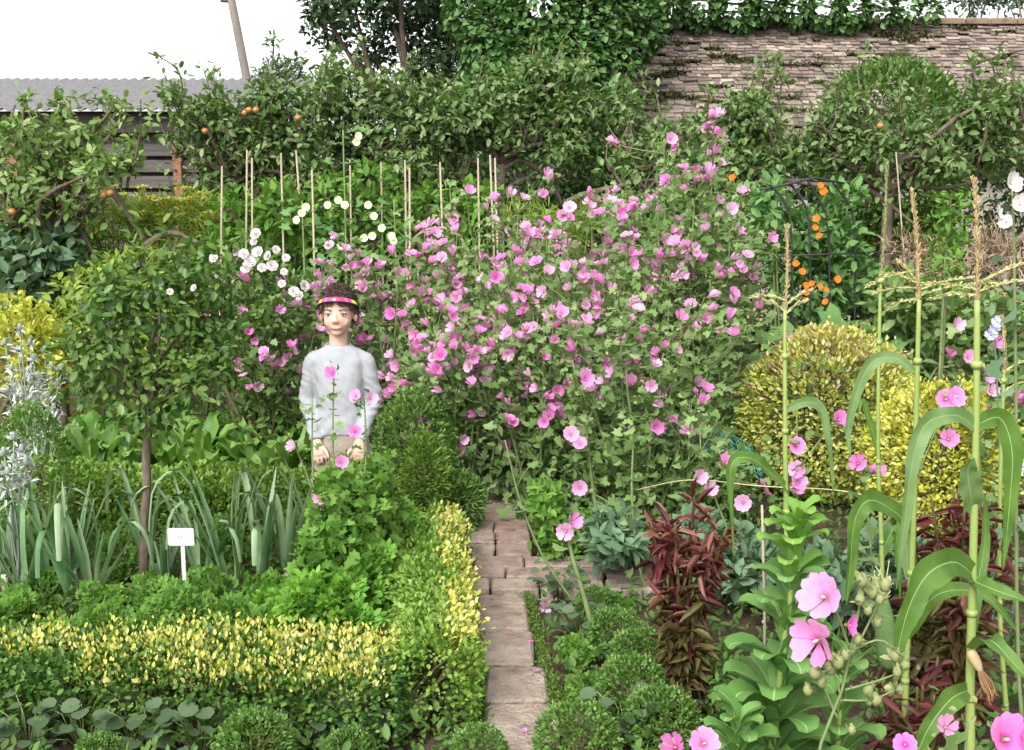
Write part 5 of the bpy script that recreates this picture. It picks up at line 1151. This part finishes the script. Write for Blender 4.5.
bush('bean_plant', 'climbing bean behind the trellis with darker leaves', 'bean', 440, 8.9, [(430, 210, 24, 26), (460, 220, 24, 24), (480, 205, 20, 22), (420, 250, 20, 28), (475, 255, 24, 26), (440, 310, 50, 50)], 1500, LEAF, .1, 'herb', 'climbing beans on the canes')
bush('asparagus', 'light feathery plume plant under the dark apple trunk', 'asparagus', 540, 8.6, [(520, 215, 18, 16), (545, 222, 18, 16), (570, 225, 22, 14), (590, 218, 20, 14), (560, 255, 44, 30), (530, 290, 44, 44)], 1700, NEEDLE, .12, 'fennel', inner=.1)
bush('leafy_shrub', 'grey-green leafy shrub between the sloping apple limb and the mallows', 'shrub', 650, 8.8, [(630, 215, 26, 20), (670, 210, 26, 20), (705, 225, 26, 24), (740, 215, 24, 24), (650, 250, 40, 30), (720, 270, 40, 40), (660, 330, 60, 60)], 2400, LEAF, .09, 'lav')
# hollyhocks with cream flowers
def disc(): return flower_mesh('flower', .35, .012, int(rng.integers(100, 900)), [M['creampetal'], M['bud'], M['yellowpetal']])
DISCS = [disc() for _ in range(3)]
for px, pts, lab in ((300, [(297, 220), (306, 207), (302, 213)], 'cream hollyhock behind the bright pale cane'), (341, [(341, 246), (328, 205), (338, 200), (345, 205), (358, 136), (356, 142)], 'cream hollyhock with a top spike high above the boy'), (392, [(392, 236), (394, 241), (372, 236), (364, 238), (368, 205), (374, 216), (382, 228)], 'cream hollyhock near the trellis, wide open round blooms')):
    b = W(px, 300, 8.1); b[2] = 0; t = thing('hollyhock', b, lab, 'hollyhock', 'cream hollyhocks among the canes'); tp = W(px + 2, min(p[1] for p in pts) - 6, 8.1) - b; Q = cr([A(0, 0, 0), tp * .5 + A(.02, 0, 0), tp], 16)
    MB().add(*tube(Q, np.linspace(.014, .005, 16), 6)).build('stem', M['greenstem'], t); mb = MB(); n = 46; i = rng.integers(2, 16, n); d = norm(rdir(n) * A(1, 1, .1)); inst(mb, PALM, Q[i] + d * .08, d, norm(A(0, -.5, 1) + rdir(n) * .4), rng.uniform(.05, .1, n)); mb.build('foliage', M['squash'], t)
    for x, y in pts: flower(t, W(x, y, 7.95) - b, norm(A(rng.normal() * .25, -1, .1)), .06, DISCS)

# right: black arches with orange climbers
M['iron'] = noise_mat('black_iron', [(.012, .012, .014), (.03, .03, .03)], 20, .5, .4)
t = thing('arch_frame', W(815, 300, 7.35) * A(1, 1, 0), 'black iron arch frame carrying orange-flowered climbers', 'garden arch'); b = np.array(t.location)
for j, (pts, Yv) in enumerate((([(792, 330), (791, 235), (786, 205), (770, 184)], 7.5), ([(810, 330), (809, 225), (802, 200), (788, 180)], 7.62), ([(829, 330), (828, 230), (822, 205), (806, 178)], 7.7), ([(855, 310), (854, 225), (846, 200), (832, 182)], 7.75))):
    P = [W(x, y, Yv) - b for x, y in pts]; P = [P[0] * A(1, 1, 0) - A(0, 0, .04)] + P; MB().add(*tube(cr(P, 24), .008, 8)).build('hoop', M['iron'], t)
MB().add(*tube([W(760, 190, 7.5) - b, W(815, 178, 7.65) - b, W(848, 184, 7.75) - b], .009, 7)).build('rail', M['iron'], t)
MB().add(*tube([W(780, 256, 7.5) - b, W(890, 252, 7.75) - b], .007, 7)).build('rail', M['iron'], t)
OR = [flower_mesh('flower', .5, .04, 300 + k, [M['orangepetal'], M['bud'], M['yellowpetal']]) for k in range(2)]
t, b, E = bush('runner_bean', 'climber with orange-red flowers on the black arch frame', 'bean', 800, 8.0, [(775, 215, 18, 22), (800, 235, 20, 24), (825, 225, 20, 22), (790, 265, 24, 24), (840, 245, 18, 24), (810, 290, 40, 36), (850, 275, 26, 26), (845, 195, 20, 12), (770, 195, 14, 14)], 1500, LEAF, .09, 'squash')
for x, y in ((820, 186), (824, 192), (817, 219), (819, 236), (796, 264), (802, 272), (805, 286), (812, 284), (820, 287), (826, 290), (806, 293), (837, 280), (826, 302), (733, 178), (804, 300), (815, 228)): flower(t, W(x, y, 7.15) - b, A(rng.normal() * .4, -.8, .4), rng.uniform(.035, .055), OR)
# squash
b = W(838, 330, 7.3); b[2] = 0; t = thing('squash_plant', b, 'squash plant with big pale lobed leaves behind the golden dome', 'squash'); mb, ms = MB(), MB(); n = 46
P = np.stack([rng.uniform(-.6, .7, n), rng.uniform(-.25, .3, n), rng.uniform(.45, 1.0, n)], 1); P[:, 2] -= .3 * np.abs(P[:, 0] - .05); d = norm(rdir(n) * A(1, 1, 0) + A(0, -.6, -.1)); inst(mb, PALM, P, d, norm(A(0, -.45, 1) + rdir(n) * .3), rng.uniform(.15, .26, n))
for p in P: ms.add(*tube(cr([A(p[0] * .5, p[1] * .5, 0), p * A(.8, .8, .6), p], 5), .007, 5))
ms.build('stem', M['greenstem'], t); mb.build('foliage', M['squash'], t)
bush('dock', 'brown seeding dock plant in the hollow under the apple tree, right side', 'dock', 925, 8.0, [(910, 250, 24, 20), (940, 262, 24, 22), (985, 245, 26, 22), (1005, 260, 22, 22), (930, 300, 44, 40), (990, 310, 40, 50)], 2400, NEEDLE, .09, 'dry', inner=.1)
bush('leafy_shrub', 'dark green low shrub between the squash and the right edge', 'shrub', 930, 7.4, [(900, 300, 24, 26), (935, 320, 30, 30), (975, 320, 28, 34), (1010, 340, 30, 44), (900, 350, 40, 40), (990, 400, 50, 60)], 2200, LEAF, .09, 'lav')
t, b, E = bush('tree_spinach', 'upright green spike with dark red stem behind the corn tassels', 'spinach', 948, 6.6, [(951, 205, 7, 12), (948, 222, 9, 12), (946, 240, 12, 12), (945, 258, 12, 12), (946, 280, 14, 12)], 420, LEAF, .05, 'herb')
MB().add(*tube([A(0, 0, 0), W(947, 262, 6.6) - b, W(951, 196, 6.6) - b], [.014, .011, .004], 7)).build('red_stem', M['red'], t)
bush('undergrowth_bush', 'mixed leafy growth below the mallows next to the golden dome', 'bush', 700, 5.9, [(690, 440, 30, 26), (715, 440, 16, 16), (670, 480, 34, 30), (720, 480, 34, 28), (700, 520, 40, 26), (600, 500, 40, 34), (560, 480, 30, 34), (630, 540, 30, 24), (570, 530, 26, 22), (740, 530, 30, 24)], 3000, LEAF, .048, 'lav')
for k, (px, Y, r, lab) in enumerate(((745, 4.6, 28, 'grey-green kale beside the red lettuce, towards the corn'), (700, 4.8, 26, 'grey-green kale straight behind the red lettuce'), (830, 4.3, 30, 'grey-green kale between the tall green lettuce and the corn'), (615, 4.95, 20, 'small grey-green kale near the end of the brick course'), (900, 4.6, 26, 'grey-green kale in shade below the small golden dome'))):
    y0 = 375 + FPX * math.tan(math.atan((CAM_H - .22) / Y) - PITCH); bush('kale', lab, 'kale', px, Y, [(px, y0, r, r * .7), (px - r * .6, y0 + 8, r * .6, r * .5), (px + r * .6, y0 + 10, r * .6, r * .5)], 420, LEAF, .075, 'kale', 'grey-green kale behind the lettuces', inner=.6)
bush('herb_patch', 'low mixed herbs in front of the box balls and red lettuce', 'herb', 720, 3.3, [(720, 720, 26, 20), (735, 690, 20, 20)], 500, LEAF, .04, 'weed')
bush('young_mallow', 'leafy young mallows hiding the legs of the boy', 'mallow', 350, 4.45, [(332, 515, 22, 26), (366, 500, 22, 32), (350, 550, 30, 26), (318, 545, 16, 24), (346, 476, 12, 16), (378, 472, 9, 14), (385, 525, 18, 22), (335, 480, 10, 14)], 1500, PALM, .04, 'herb')
bush('feathery_weed', 'rough leafy growth beside the far end of the path, under the bare mallow stems', 'weed', 580, 5.3, [(560, 540, 22, 18), (600, 535, 26, 22), (635, 545, 24, 20), (580, 560, 26, 14), (545, 505, 14, 20), (615, 570, 26, 14)], 1500, LEAF, .05, 'herb')
# teal netting
M['net'] = noise_mat('teal_net', [(.03, .28, .24), (.06, .4, .34)], 8, .6, .3)
pts = [(672, 412), (690, 416), (705, 424), (720, 432), (738, 438), (752, 446)]; mb = MB(); rows = []
for dz, dy in ((0, 0), (-.03, -.05), (-.055, -.12), (-.06, -.2), (-.1, -.26)): rows.append(cr([W(x, y, 5.75) + A(0, dy, dz) for x, y in pts], 26) + rng.normal(size=(26, 3)) * .004)
rows = np.array(rows); b = rows[0, 12] * A(1, 1, 0)
for r_ in rows: mb.add(*tube(r_ - b, .0022, 4))
for k in range(26): mb.add(*tube(rows[:, k] - b, .0018, 4))
o = mb.build('plant_netting', M['net']); o.location = b; tag(o, 'strip of teal plant netting draped over the growth by the golden dome', 'netting')
o = MB().add(*tube(cr([W(636, 490, 5.2), W(690, 480, 4.9), W(760, 486, 4.7), W(860, 494, 4.5), W(940, 530, 4.3)], 30), .003, 5)).build('garden_twine', M['tasselpale']); tag(o, 'pale garden twine strung low behind the lettuces', 'twine')
o = MB().add(*tube(cr([W(784, 446, 8), W(890, 352, 8), W(994, 262, 8), W(1034, 228, 8), W(1120, 155, 8)], 16), .035, 9)).build('wooden_prop', M['palebark']); tag(o, 'slanting grey wooden prop at the right edge by the white flowers', 'pole')

# ================================================================ the boy
def evaluated(o):
    dg = bpy.context.evaluated_depsgraph_get(); me = bpy.data.meshes.new_from_object(o.evaluated_get(dg)); return me
def fuse(mb, name, mats, parent, voxel, smooth=6, disp=None):
    o = mb.build(name, mats[0]); md = o.modifiers.new('r', 'REMESH'); md.mode = 'VOXEL'; md.voxel_size = voxel
    if smooth: s = o.modifiers.new('s', 'SMOOTH'); s.factor = .5; s.iterations = smooth
    me = evaluated(o); o.modifiers.clear(); old = o.data; o.data = me; bpy.data.meshes.remove(old); me.materials.clear()
    for m in mats: me.materials.append(m)
    if disp:
        nv = len(me.vertices); co = np.empty(nv * 3, np.float32); no = np.empty(nv * 3, np.float32); me.vertices.foreach_get('co', co); me.vertices.foreach_get('normal', no); co, no = co.reshape(-1, 3), no.reshape(-1, 3)
        co = co + no * disp(co)[:, None]; me.vertices.foreach_set('co', co.astype(np.float32).ravel())
    me.polygons.foreach_set('use_smooth', np.full(len(me.polygons), True)); me.update(); o.parent = parent; return o
bo = W(345, 600, 4.78); bo[2] = 0
M['skin'] = noise_mat('skin', [(.47, .29, .22), (.54, .35, .27), (.56, .35, .28)], 14, .5, .35)
M['lips'] = noise_mat('lips', [(.42, .15, .13), (.48, .19, .16)], 14, .4, .4)
M['shirt'] = noise_mat('grey_cotton', [(.28, .29, .305), (.31, .32, .335)], 30, .9, .1, .15, bscale=200)
M['tan'] = noise_mat('tan_cotton', [(.22, .185, .145), (.28, .24, .19)], 20, .9, .1, .2)
M['hairm'] = leaf_mat('hair', [(.022, .013, .009), (.045, .027, .019), (.08, .05, .038)], .0, .5, .35)
m, nt, bs, out = new_mat('eye'); bs.inputs['Base Color'].default_value = (.75, .74, .72, 1); bs.inputs['Roughness'].default_value = .2; M['eye'] = m
m, nt, bs, out = new_mat('iris'); bs.inputs['Base Color'].default_value = (.06, .045, .03, 1); bs.inputs['Roughness'].default_value = .15; M['iris'] = m
for nm, c in (('bandred', (.62, .03, .13)), ('bandpink', (.75, .1, .3)), ('bandyellow', (.6, .62, .05)), ('banddark', (.02, .015, .02)), ('bandwhite', (.75, .75, .75)), ('shoe', (.08, .08, .1))):
    m, nt, bs, out = new_mat(nm); bs.inputs['Base Color'].default_value = (*c, 1); bs.inputs['Roughness'].default_value = .5; M[nm] = m
HCUP = .96
def grow(o):
    for q in [o] + list(o.children):
        n_ = len(q.data.vertices); c_ = np.empty(n_ * 3, np.float32); q.data.vertices.foreach_get('co', c_); c_ = HC + (c_.reshape(-1, 3) - HC) * A(1.03, 1.03, HCUP); q.data.vertices.foreach_set('co', c_.astype(np.float32).ravel()); q.data.update()
mb = MB()
# head
HC = A(.002, 0, 1.31)
mb.add(*ellipsoid(HC + A(0, .014, .008), (.071, .089, .093), 24, 16)); mb.add(*ellipsoid(HC + A(0, -.022, -.042), (.059, .062, .07), 24, 16)); mb.add(*ellipsoid(HC + A(0, -.05, -.098), (.026, .024, .019), 16, 10))
for s in (-1, 1):
    mb.add(*ellipsoid(HC + A(s * .034, -.051, -.05), (.021, .02, .026), 14, 10)); mb.add(*ellipsoid(HC + A(s * .031, -.069, -.005), (.022, .011, .007), 12, 8))
    mb.add(*ellipsoid(HC + A(s * .074, .006, -.032), (.009, .018, .028), 12, 10)); mb.add(*ellipsoid(HC + A(s * .03, -.022, -.083), (.017, .028, .018), 12, 8))
    mb.add(*ellipsoid(HC + A(s * .0085, -.088, -.046), (.008, .009, .0075), 10, 8))
mb.add(*tube([HC + A(0, -.074, -.006), HC + A(0, -.085, -.025), HC + A(0, -.0935, -.042), HC + A(0, -.085, -.051)], [.006, .007, .0095, .006], 10))
mb.add(*ellipsoid(HC + A(0, -.074, -.073), (.022, .0095, .0045), 14, 8)); mb.add(*ellipsoid(HC + A(0, -.073, -.081), (.018, .0095, .0048), 14, 8))
mb.V = [HC + (v - HC) * A(1.03, 1.03, HCUP) for v in mb.V]
mb.add(*tube([HC + A(.0, .02, -.06), A(-.004, .022, 1.19), A(-.003, .02, 1.12), A(-.004, .02, 1.06)], [.045, .041, .043, .05], 14))
# torso, arms, legs beneath the clothes
V, F = loft([ering(z, rx, ry, 0, .012) for z, rx, ry in ((.66, .1, .075), (.74, .118, .082), (.85, .108, .075), (.98, .1, .07), (1.04, .1, .065), (1.08, .085, .05), (1.1, .05, .04))]); mb.add(V, F)
SH, EL, WR = {-1: A(-.117, .01, 1.09), 1: A(.117, .01, 1.09)}, {-1: A(-.15, .02, .905), 1: A(.148, .02, .91)}, {-1: A(-.1, -.07, .735), 1: A(.098, -.075, .735)}
for s in (-1, 1):
    mb.add(*tube(cr([SH[s], (SH[s] + EL[s]) / 2, EL[s], (EL[s] + WR[s]) / 2, WR[s]], 14), np.linspace(.03, .021, 14), 12))
    wv = norm(WR[s] - EL[s]); pd = norm(wv * .5 + A(-s * .12, -.05, -.9)); side = norm(np.cross(pd, A(0, 1, 0))) * 1.0
    pc = WR[s] + pd * .045
    mb.add(*loft([np.array([pc + pd * f + side * (wd * math.cos(a)) + np.cross(side, pd) * (th * math.sin(a)) for a in np.arange(16) * math.pi / 8]) for f, wd, th in ((-.05, .02, .017), (-.02, .027, .017), (.01, .032, .015), (.03, .033, .013))]))
    for k, (lat, L) in enumerate(((-.0255, .052), (-.0085, .06), (.0085, .057), (.0255, .045))):
        a = pc + pd * .022 + side * lat; q1 = a + pd * L * .5 + side * lat * .1; q2 = q1 + norm(pd * .8 + A(0, .55, 0)) * L * .3; q3 = q2 + norm(pd * .4 + A(0, .85, 0)) * L * .25
        mb.add(*tube(cr([a, q1, q2, q3], 9), np.linspace(.0078, .0058, 9), 9))
    tr = pc - pd * .015 - side * (s * -.022) if False else pc - pd * .012 + A(-s * .024, -.008, 0); mb.add(*tube(cr([tr, tr + pd * .028 + A(-s * .018, -.012, 0), tr + pd * .052 + A(-s * .02, -.012, 0)], 7), np.linspace(.0105, .0068, 7), 9))
    mb.add(*tube(cr([A(s * .06, .01, .7), A(s * .075, .0, .4), A(s * .08, .02, .2), A(s * .083, .03, .06)], 14), np.linspace(.068, .034, 14), 12)); mb.add(*tube([A(s * .083, .06, .035), A(s * .088, -.02, .03), A(s * .092, -.1, .022)], [.03, .032, .018], 10))
boy = fuse(mb, 'person', [M['skin']], None, .0036, 14); boy.location = bo; boy.scale = (.975,) * 3
tag(boy, 'boy in a pale grey long-sleeved top and bright headband standing among the plants', 'person')
def put(o): o.parent = boy; return o
for s in (-1, 1):
    ec = HC + A(s * .031, -.0685, -.016); e_ = MB(); e_.add(*ellipsoid(ec, (.0125, .0105, .005), 14, 10)); eo = e_.build('eye', M['eye'], boy)
    MB().add(*ellipsoid(ec + A(0, -.0085, 0), (.0052, .0028, .0052), 12, 8)).build('iris', M['iris'], eo)
    MB().add(*tube(cr([ec + A(-.0145, -.004, .001), ec + A(0, -.0105, .0068), ec + A(.0145, -.004, .001)], 9), [.0008, .0016, .002, .0023, .0025, .0023, .002, .0016, .0008], 6)).build('eyelid', M['hairm'], eo)
    MB().add(*tube(cr([HC + A(s * .016, -.083, .0035), HC + A(s * .034, -.081, .0085), HC + A(s * .05, -.068, .003)], 9), np.linspace(.0036, .002, 9), 6)).build('eyebrow', M['hairm'], boy)
MB().add(*tube(cr([HC + A(-.0265, -.0735, -.0705), HC + A(-.012, -.0815, -.077), HC + A(.012, -.0815, -.077), HC + A(.0265, -.0735, -.0705)], 9), [.001, .0024, .0033, .0036, .0036, .0036, .0033, .0024, .001], 8)).build('mouth', M['lips'], boy)
# shirt
mb = MB(); V, F = loft([ering(z, rx, ry, 0, .012) for z, rx, ry in ((.75, .116, .092), (.79, .116, .092), (.86, .108, .086), (.96, .112, .09), (1.03, .118, .084), (1.09, .13, .07), (1.122, .108, .06), (1.143, .07, .055), (1.152, .05, .046))]); mb.add(V, F)
for s in (-1, 1): mb.add(*tube(cr([SH[s] + A(-s * .03, 0, .0), SH[s] + A(s * .004, 0, -.02), (SH[s] + EL[s]) / 2, EL[s], (EL[s] + WR[s]) / 2, WR[s] + (WR[s] - EL[s]) * .02], 20), np.interp(np.linspace(0, 1, 20), [0, .2, .5, .62, 1], [.043, .042, .039, .038, .03]), 16))
def folds(co):
    out = np.empty(len(co))
    for i, (x, y, z) in enumerate(co):
        arm = max(0, min(1, (abs(x) - .1) / .05)); f = .003 * mnoise.noise(Vector((x * 14, y * 10, z * 7))) + .0035 * mnoise.noise(Vector((x * 34 + z * 26, y * 24, z * 14 - x * 18)))
        f += arm * .0026 * math.sin(z * 120 + x * 70 + 7 * mnoise.noise(Vector((x * 9, 0, z * 12)))) * (.4 + .6 * math.exp(-((z - .9) / .08) ** 2) + .8 * math.exp(-((z - .75) / .05) ** 2))
        f += (1 - arm) * .003 * math.sin((z - .8 * x) * 50 + 7 * mnoise.noise(Vector((x * 7, 1, z * 6)))) * math.exp(-((z - .78) / .09) ** 2)
        out[i] = f
    return out
shirt = fuse(mb, 'shirt', [M['shirt']], boy, .005, 9, folds)
for nm, P, rr in (('neckband', [A(-.006 + .056 * math.cos(a), .016 + .05 * math.sin(a), 1.147 + .013 * math.sin(a)) for a in np.linspace(0, 2 * math.pi, 33)], .0055),): MB().add(*tube(P, rr, 8, False)).build(nm, M['shirt'], shirt)
# trousers and shoes
mb = MB(); V, F = loft([ering(z, rx, ry, 0, .012) for z, rx, ry in ((.6, .125, .09), (.68, .132, .094), (.76, .122, .086))]); mb.add(V, F)
for s in (-1, 1): mb.add(*tube(cr([A(s * .062, .012, .66), A(s * .075, .005, .42), A(s * .082, .015, .2), A(s * .085, .025, .07)], 16), np.linspace(.078, .06, 16), 16))
fuse(mb, 'trousers', [M['tan']], boy, .008, 6, lambda co: np.array([.005 * mnoise.noise(Vector((x * 12, y * 10, z * 14))) for x, y, z in co]))
for s in (-1, 1):
    sh = MB(); sh.add(*loft([ering(z, .043 * k, .105 * k2, s * .088, -.02 + dy, 20, 2.6) for z, k, k2, dy in ((.0, 1, 1, 0), (.03, 1, 1, 0), (.055, .95, .9, .01), (.08, .85, .55, .05), (.1, .8, .45, .055))])); sh.build('shoe', M['shoe'], boy)
# hair: cap plus loose locks
HX = HC + A(0, .016, .006)
mb = MB(); d = rdir(5200); hair_ok = (d[:, 1] > -.35) | (d[:, 2] > .42); hair_ok &= d[:, 2] > -.55; hair_ok &= ~((d[:, 1] < .1) & (d[:, 2] < -.18)); d = d[hair_ok]
P0 = HX + d * A(.075, .094, .112) * (1 + .07 * np.clip(d[:, 2:3], 0, 1) * rng.random((len(d), 1)))
for p, v in zip(P0, d):
    L = rng.uniform(.014, .034); fl = norm(np.cross(v, A(0, 0, 1) + rng.normal(size=3) * .4)) * rng.choice([-1, 1]) * .5 + A(0, .15, -.6) + v * .1; e_ = norm(fl + rng.normal(size=3) * .3)
    Q = cr([p - v * .004, p + v * .006 + e_ * L * .4, p + v * .007 + e_ * L], 5); Vv, Ff = ribbon(Q, [.0016, .002, .0018, .0013, .0004], v + rng.normal(size=3) * .3, .1); mb.add(Vv, Ff[:1])
hv, hf = ellipsoid(HX + A(0, .006, .004), (.0765, .095, .111), 28, 20); dd = norm(hv - HX); keep = np.array([(v[1] > -.32 or v[2] > .5) and v[2] > -.5 and not (v[1] < .05 and v[2] < -.2) for v in dd])
mb.add(hv, [f[keep[f].all(1)] for f in hf])
for s in (-1, 1):   # temple locks in front of the ears and the fringe under the band
    for k in range(60):
        a = rng.uniform(.15, 1.2); p = HC + A(s * .074 * math.sin(a), -.086 * math.cos(a) + .008, .036 + .012 * rng.random()); e_ = p + A(s * rng.uniform(.002, .012) , -.004, -rng.uniform(.008, .018) - .03 * (a > .8))
        Q = cr([p, (p + e_) / 2 + A(s * .003, -.004, 0), e_], 5); Vv, Ff = ribbon(Q, [.003, .0042, .0042, .003, .0006], A(s * math.sin(a), -math.cos(a), .1), .1); mb.add(Vv, Ff[:1])
mb.build('hair', M['hairm'], boy)
# headband
th = np.linspace(0, 2 * math.pi, 65)[:-1]; mb = MB(); ringsV = []
for th_i in th:
    c_ = A(.0845 * math.sin(th_i), .014 - .1035 * math.cos(th_i), .056 - .075 * (1 - math.cos(th_i)) * .5); n_ = norm(A(math.sin(th_i) / .0845, -math.cos(th_i) / .1, .35 * 9))
    n_ = norm(A(math.sin(th_i), -math.cos(th_i), .45)); upv = norm(A(0, 0, 1) - n_ * n_[2]); hw = .0125 if math.cos(th_i) > -.2 else .009
    ringsV.append([HC + c_ + upv * u * hw + n_ * w_ for u, w_ in ((-1, -.002), (-1, .0015), (-.5, .003), (.5, .003), (1, .0015), (1, -.002))])
RV = np.array(ringsV); nn = len(th); V = RV.reshape(-1, 3); F, MI = [[], [], [], []], None
for i in range(nn):
    a = min(i, nn - i) * 2 * math.pi / nn
    for j in range(6):
        q = [i * 6 + j, i * 6 + (j + 1) % 6, ((i + 1) % nn) * 6 + (j + 1) % 6, ((i + 1) % nn) * 6 + j]
        mi = 3 if j in (0, 1, 3 + 0 * 1) and j != 3 else (0 if a < .42 or .62 < a < .85 else 1 if a < .62 else 2 if a < 1.25 else 3)
        F[mi].append(q)
band = MB().add(V, [np.array(f) for f in F if f], [k for k, f in enumerate(F) if f]).build('headband', [M['bandred'], M['bandpink'], M['bandyellow'], M['banddark']], boy)
MB().add(*ellipsoid(HC + A(0, -.0935, .056), (.007, .004, .006), 12, 8)).build('button', M['bandwhite'], band)

bpy.context.view_layer.update()
for q in list(boy.children):
    if q.name.split('.')[0] in ('eye', 'eyebrow', 'mouth', 'hair', 'headband'): grow(q)
# ================================================================ light
ELEV, AZ = R(44), R(203)          # sun high, behind the photographer's left shoulder, veiled by cloud
w = bpy.data.worlds.new('World'); SC.world = w; w.use_nodes = True; nt = w.node_tree; nt.nodes.clear()
ow = nt.nodes.new('ShaderNodeOutputWorld'); bg = nt.nodes.new('ShaderNodeBackground'); sky = nt.nodes.new('ShaderNodeTexSky'); sky.sky_type = 'NISHITA'; sky.sun_disc = False
sky.sun_elevation = ELEV; sky.sun_rotation = AZ; sky.air_density = 1.0; sky.dust_density = 4.0; sky.ozone_density = 1.0
hs = nt.nodes.new('ShaderNodeHueSaturation'); hs.inputs['Saturation'].default_value = .12
nt.links.new(sky.outputs[0], hs.inputs['Color']); nt.links.new(hs.outputs[0], bg.inputs[0]); bg.inputs[1].default_value = .15; nt.links.new(bg.outputs[0], ow.inputs[0])
sl = bpy.data.lights.new('sun', 'SUN'); sl.energy = .8; sl.angle = R(35); sl.color = (1, .965, .9); so = bpy.data.objects.new('sun', sl); COL.objects.link(so)
sdv = Vector((math.sin(AZ) * math.cos(ELEV), math.cos(AZ) * math.cos(ELEV), math.sin(ELEV))); so.rotation_euler = sdv.to_track_quat('Z', 'Y').to_euler()
SC.view_settings.view_transform = 'Standard'; SC.view_settings.look = 'None'; SC.view_settings.gamma = 1; SC.view_settings.use_curve_mapping = False
SC.view_settings.exposure = 1.4
SC.render.engine = 'CYCLES'; SC.cycles.max_bounces = 6; SC.cycles.diffuse_bounces = 3; SC.cycles.transmission_bounces = 4; SC.cycles.glossy_bounces = 2
SC.cycles.use_denoising = True
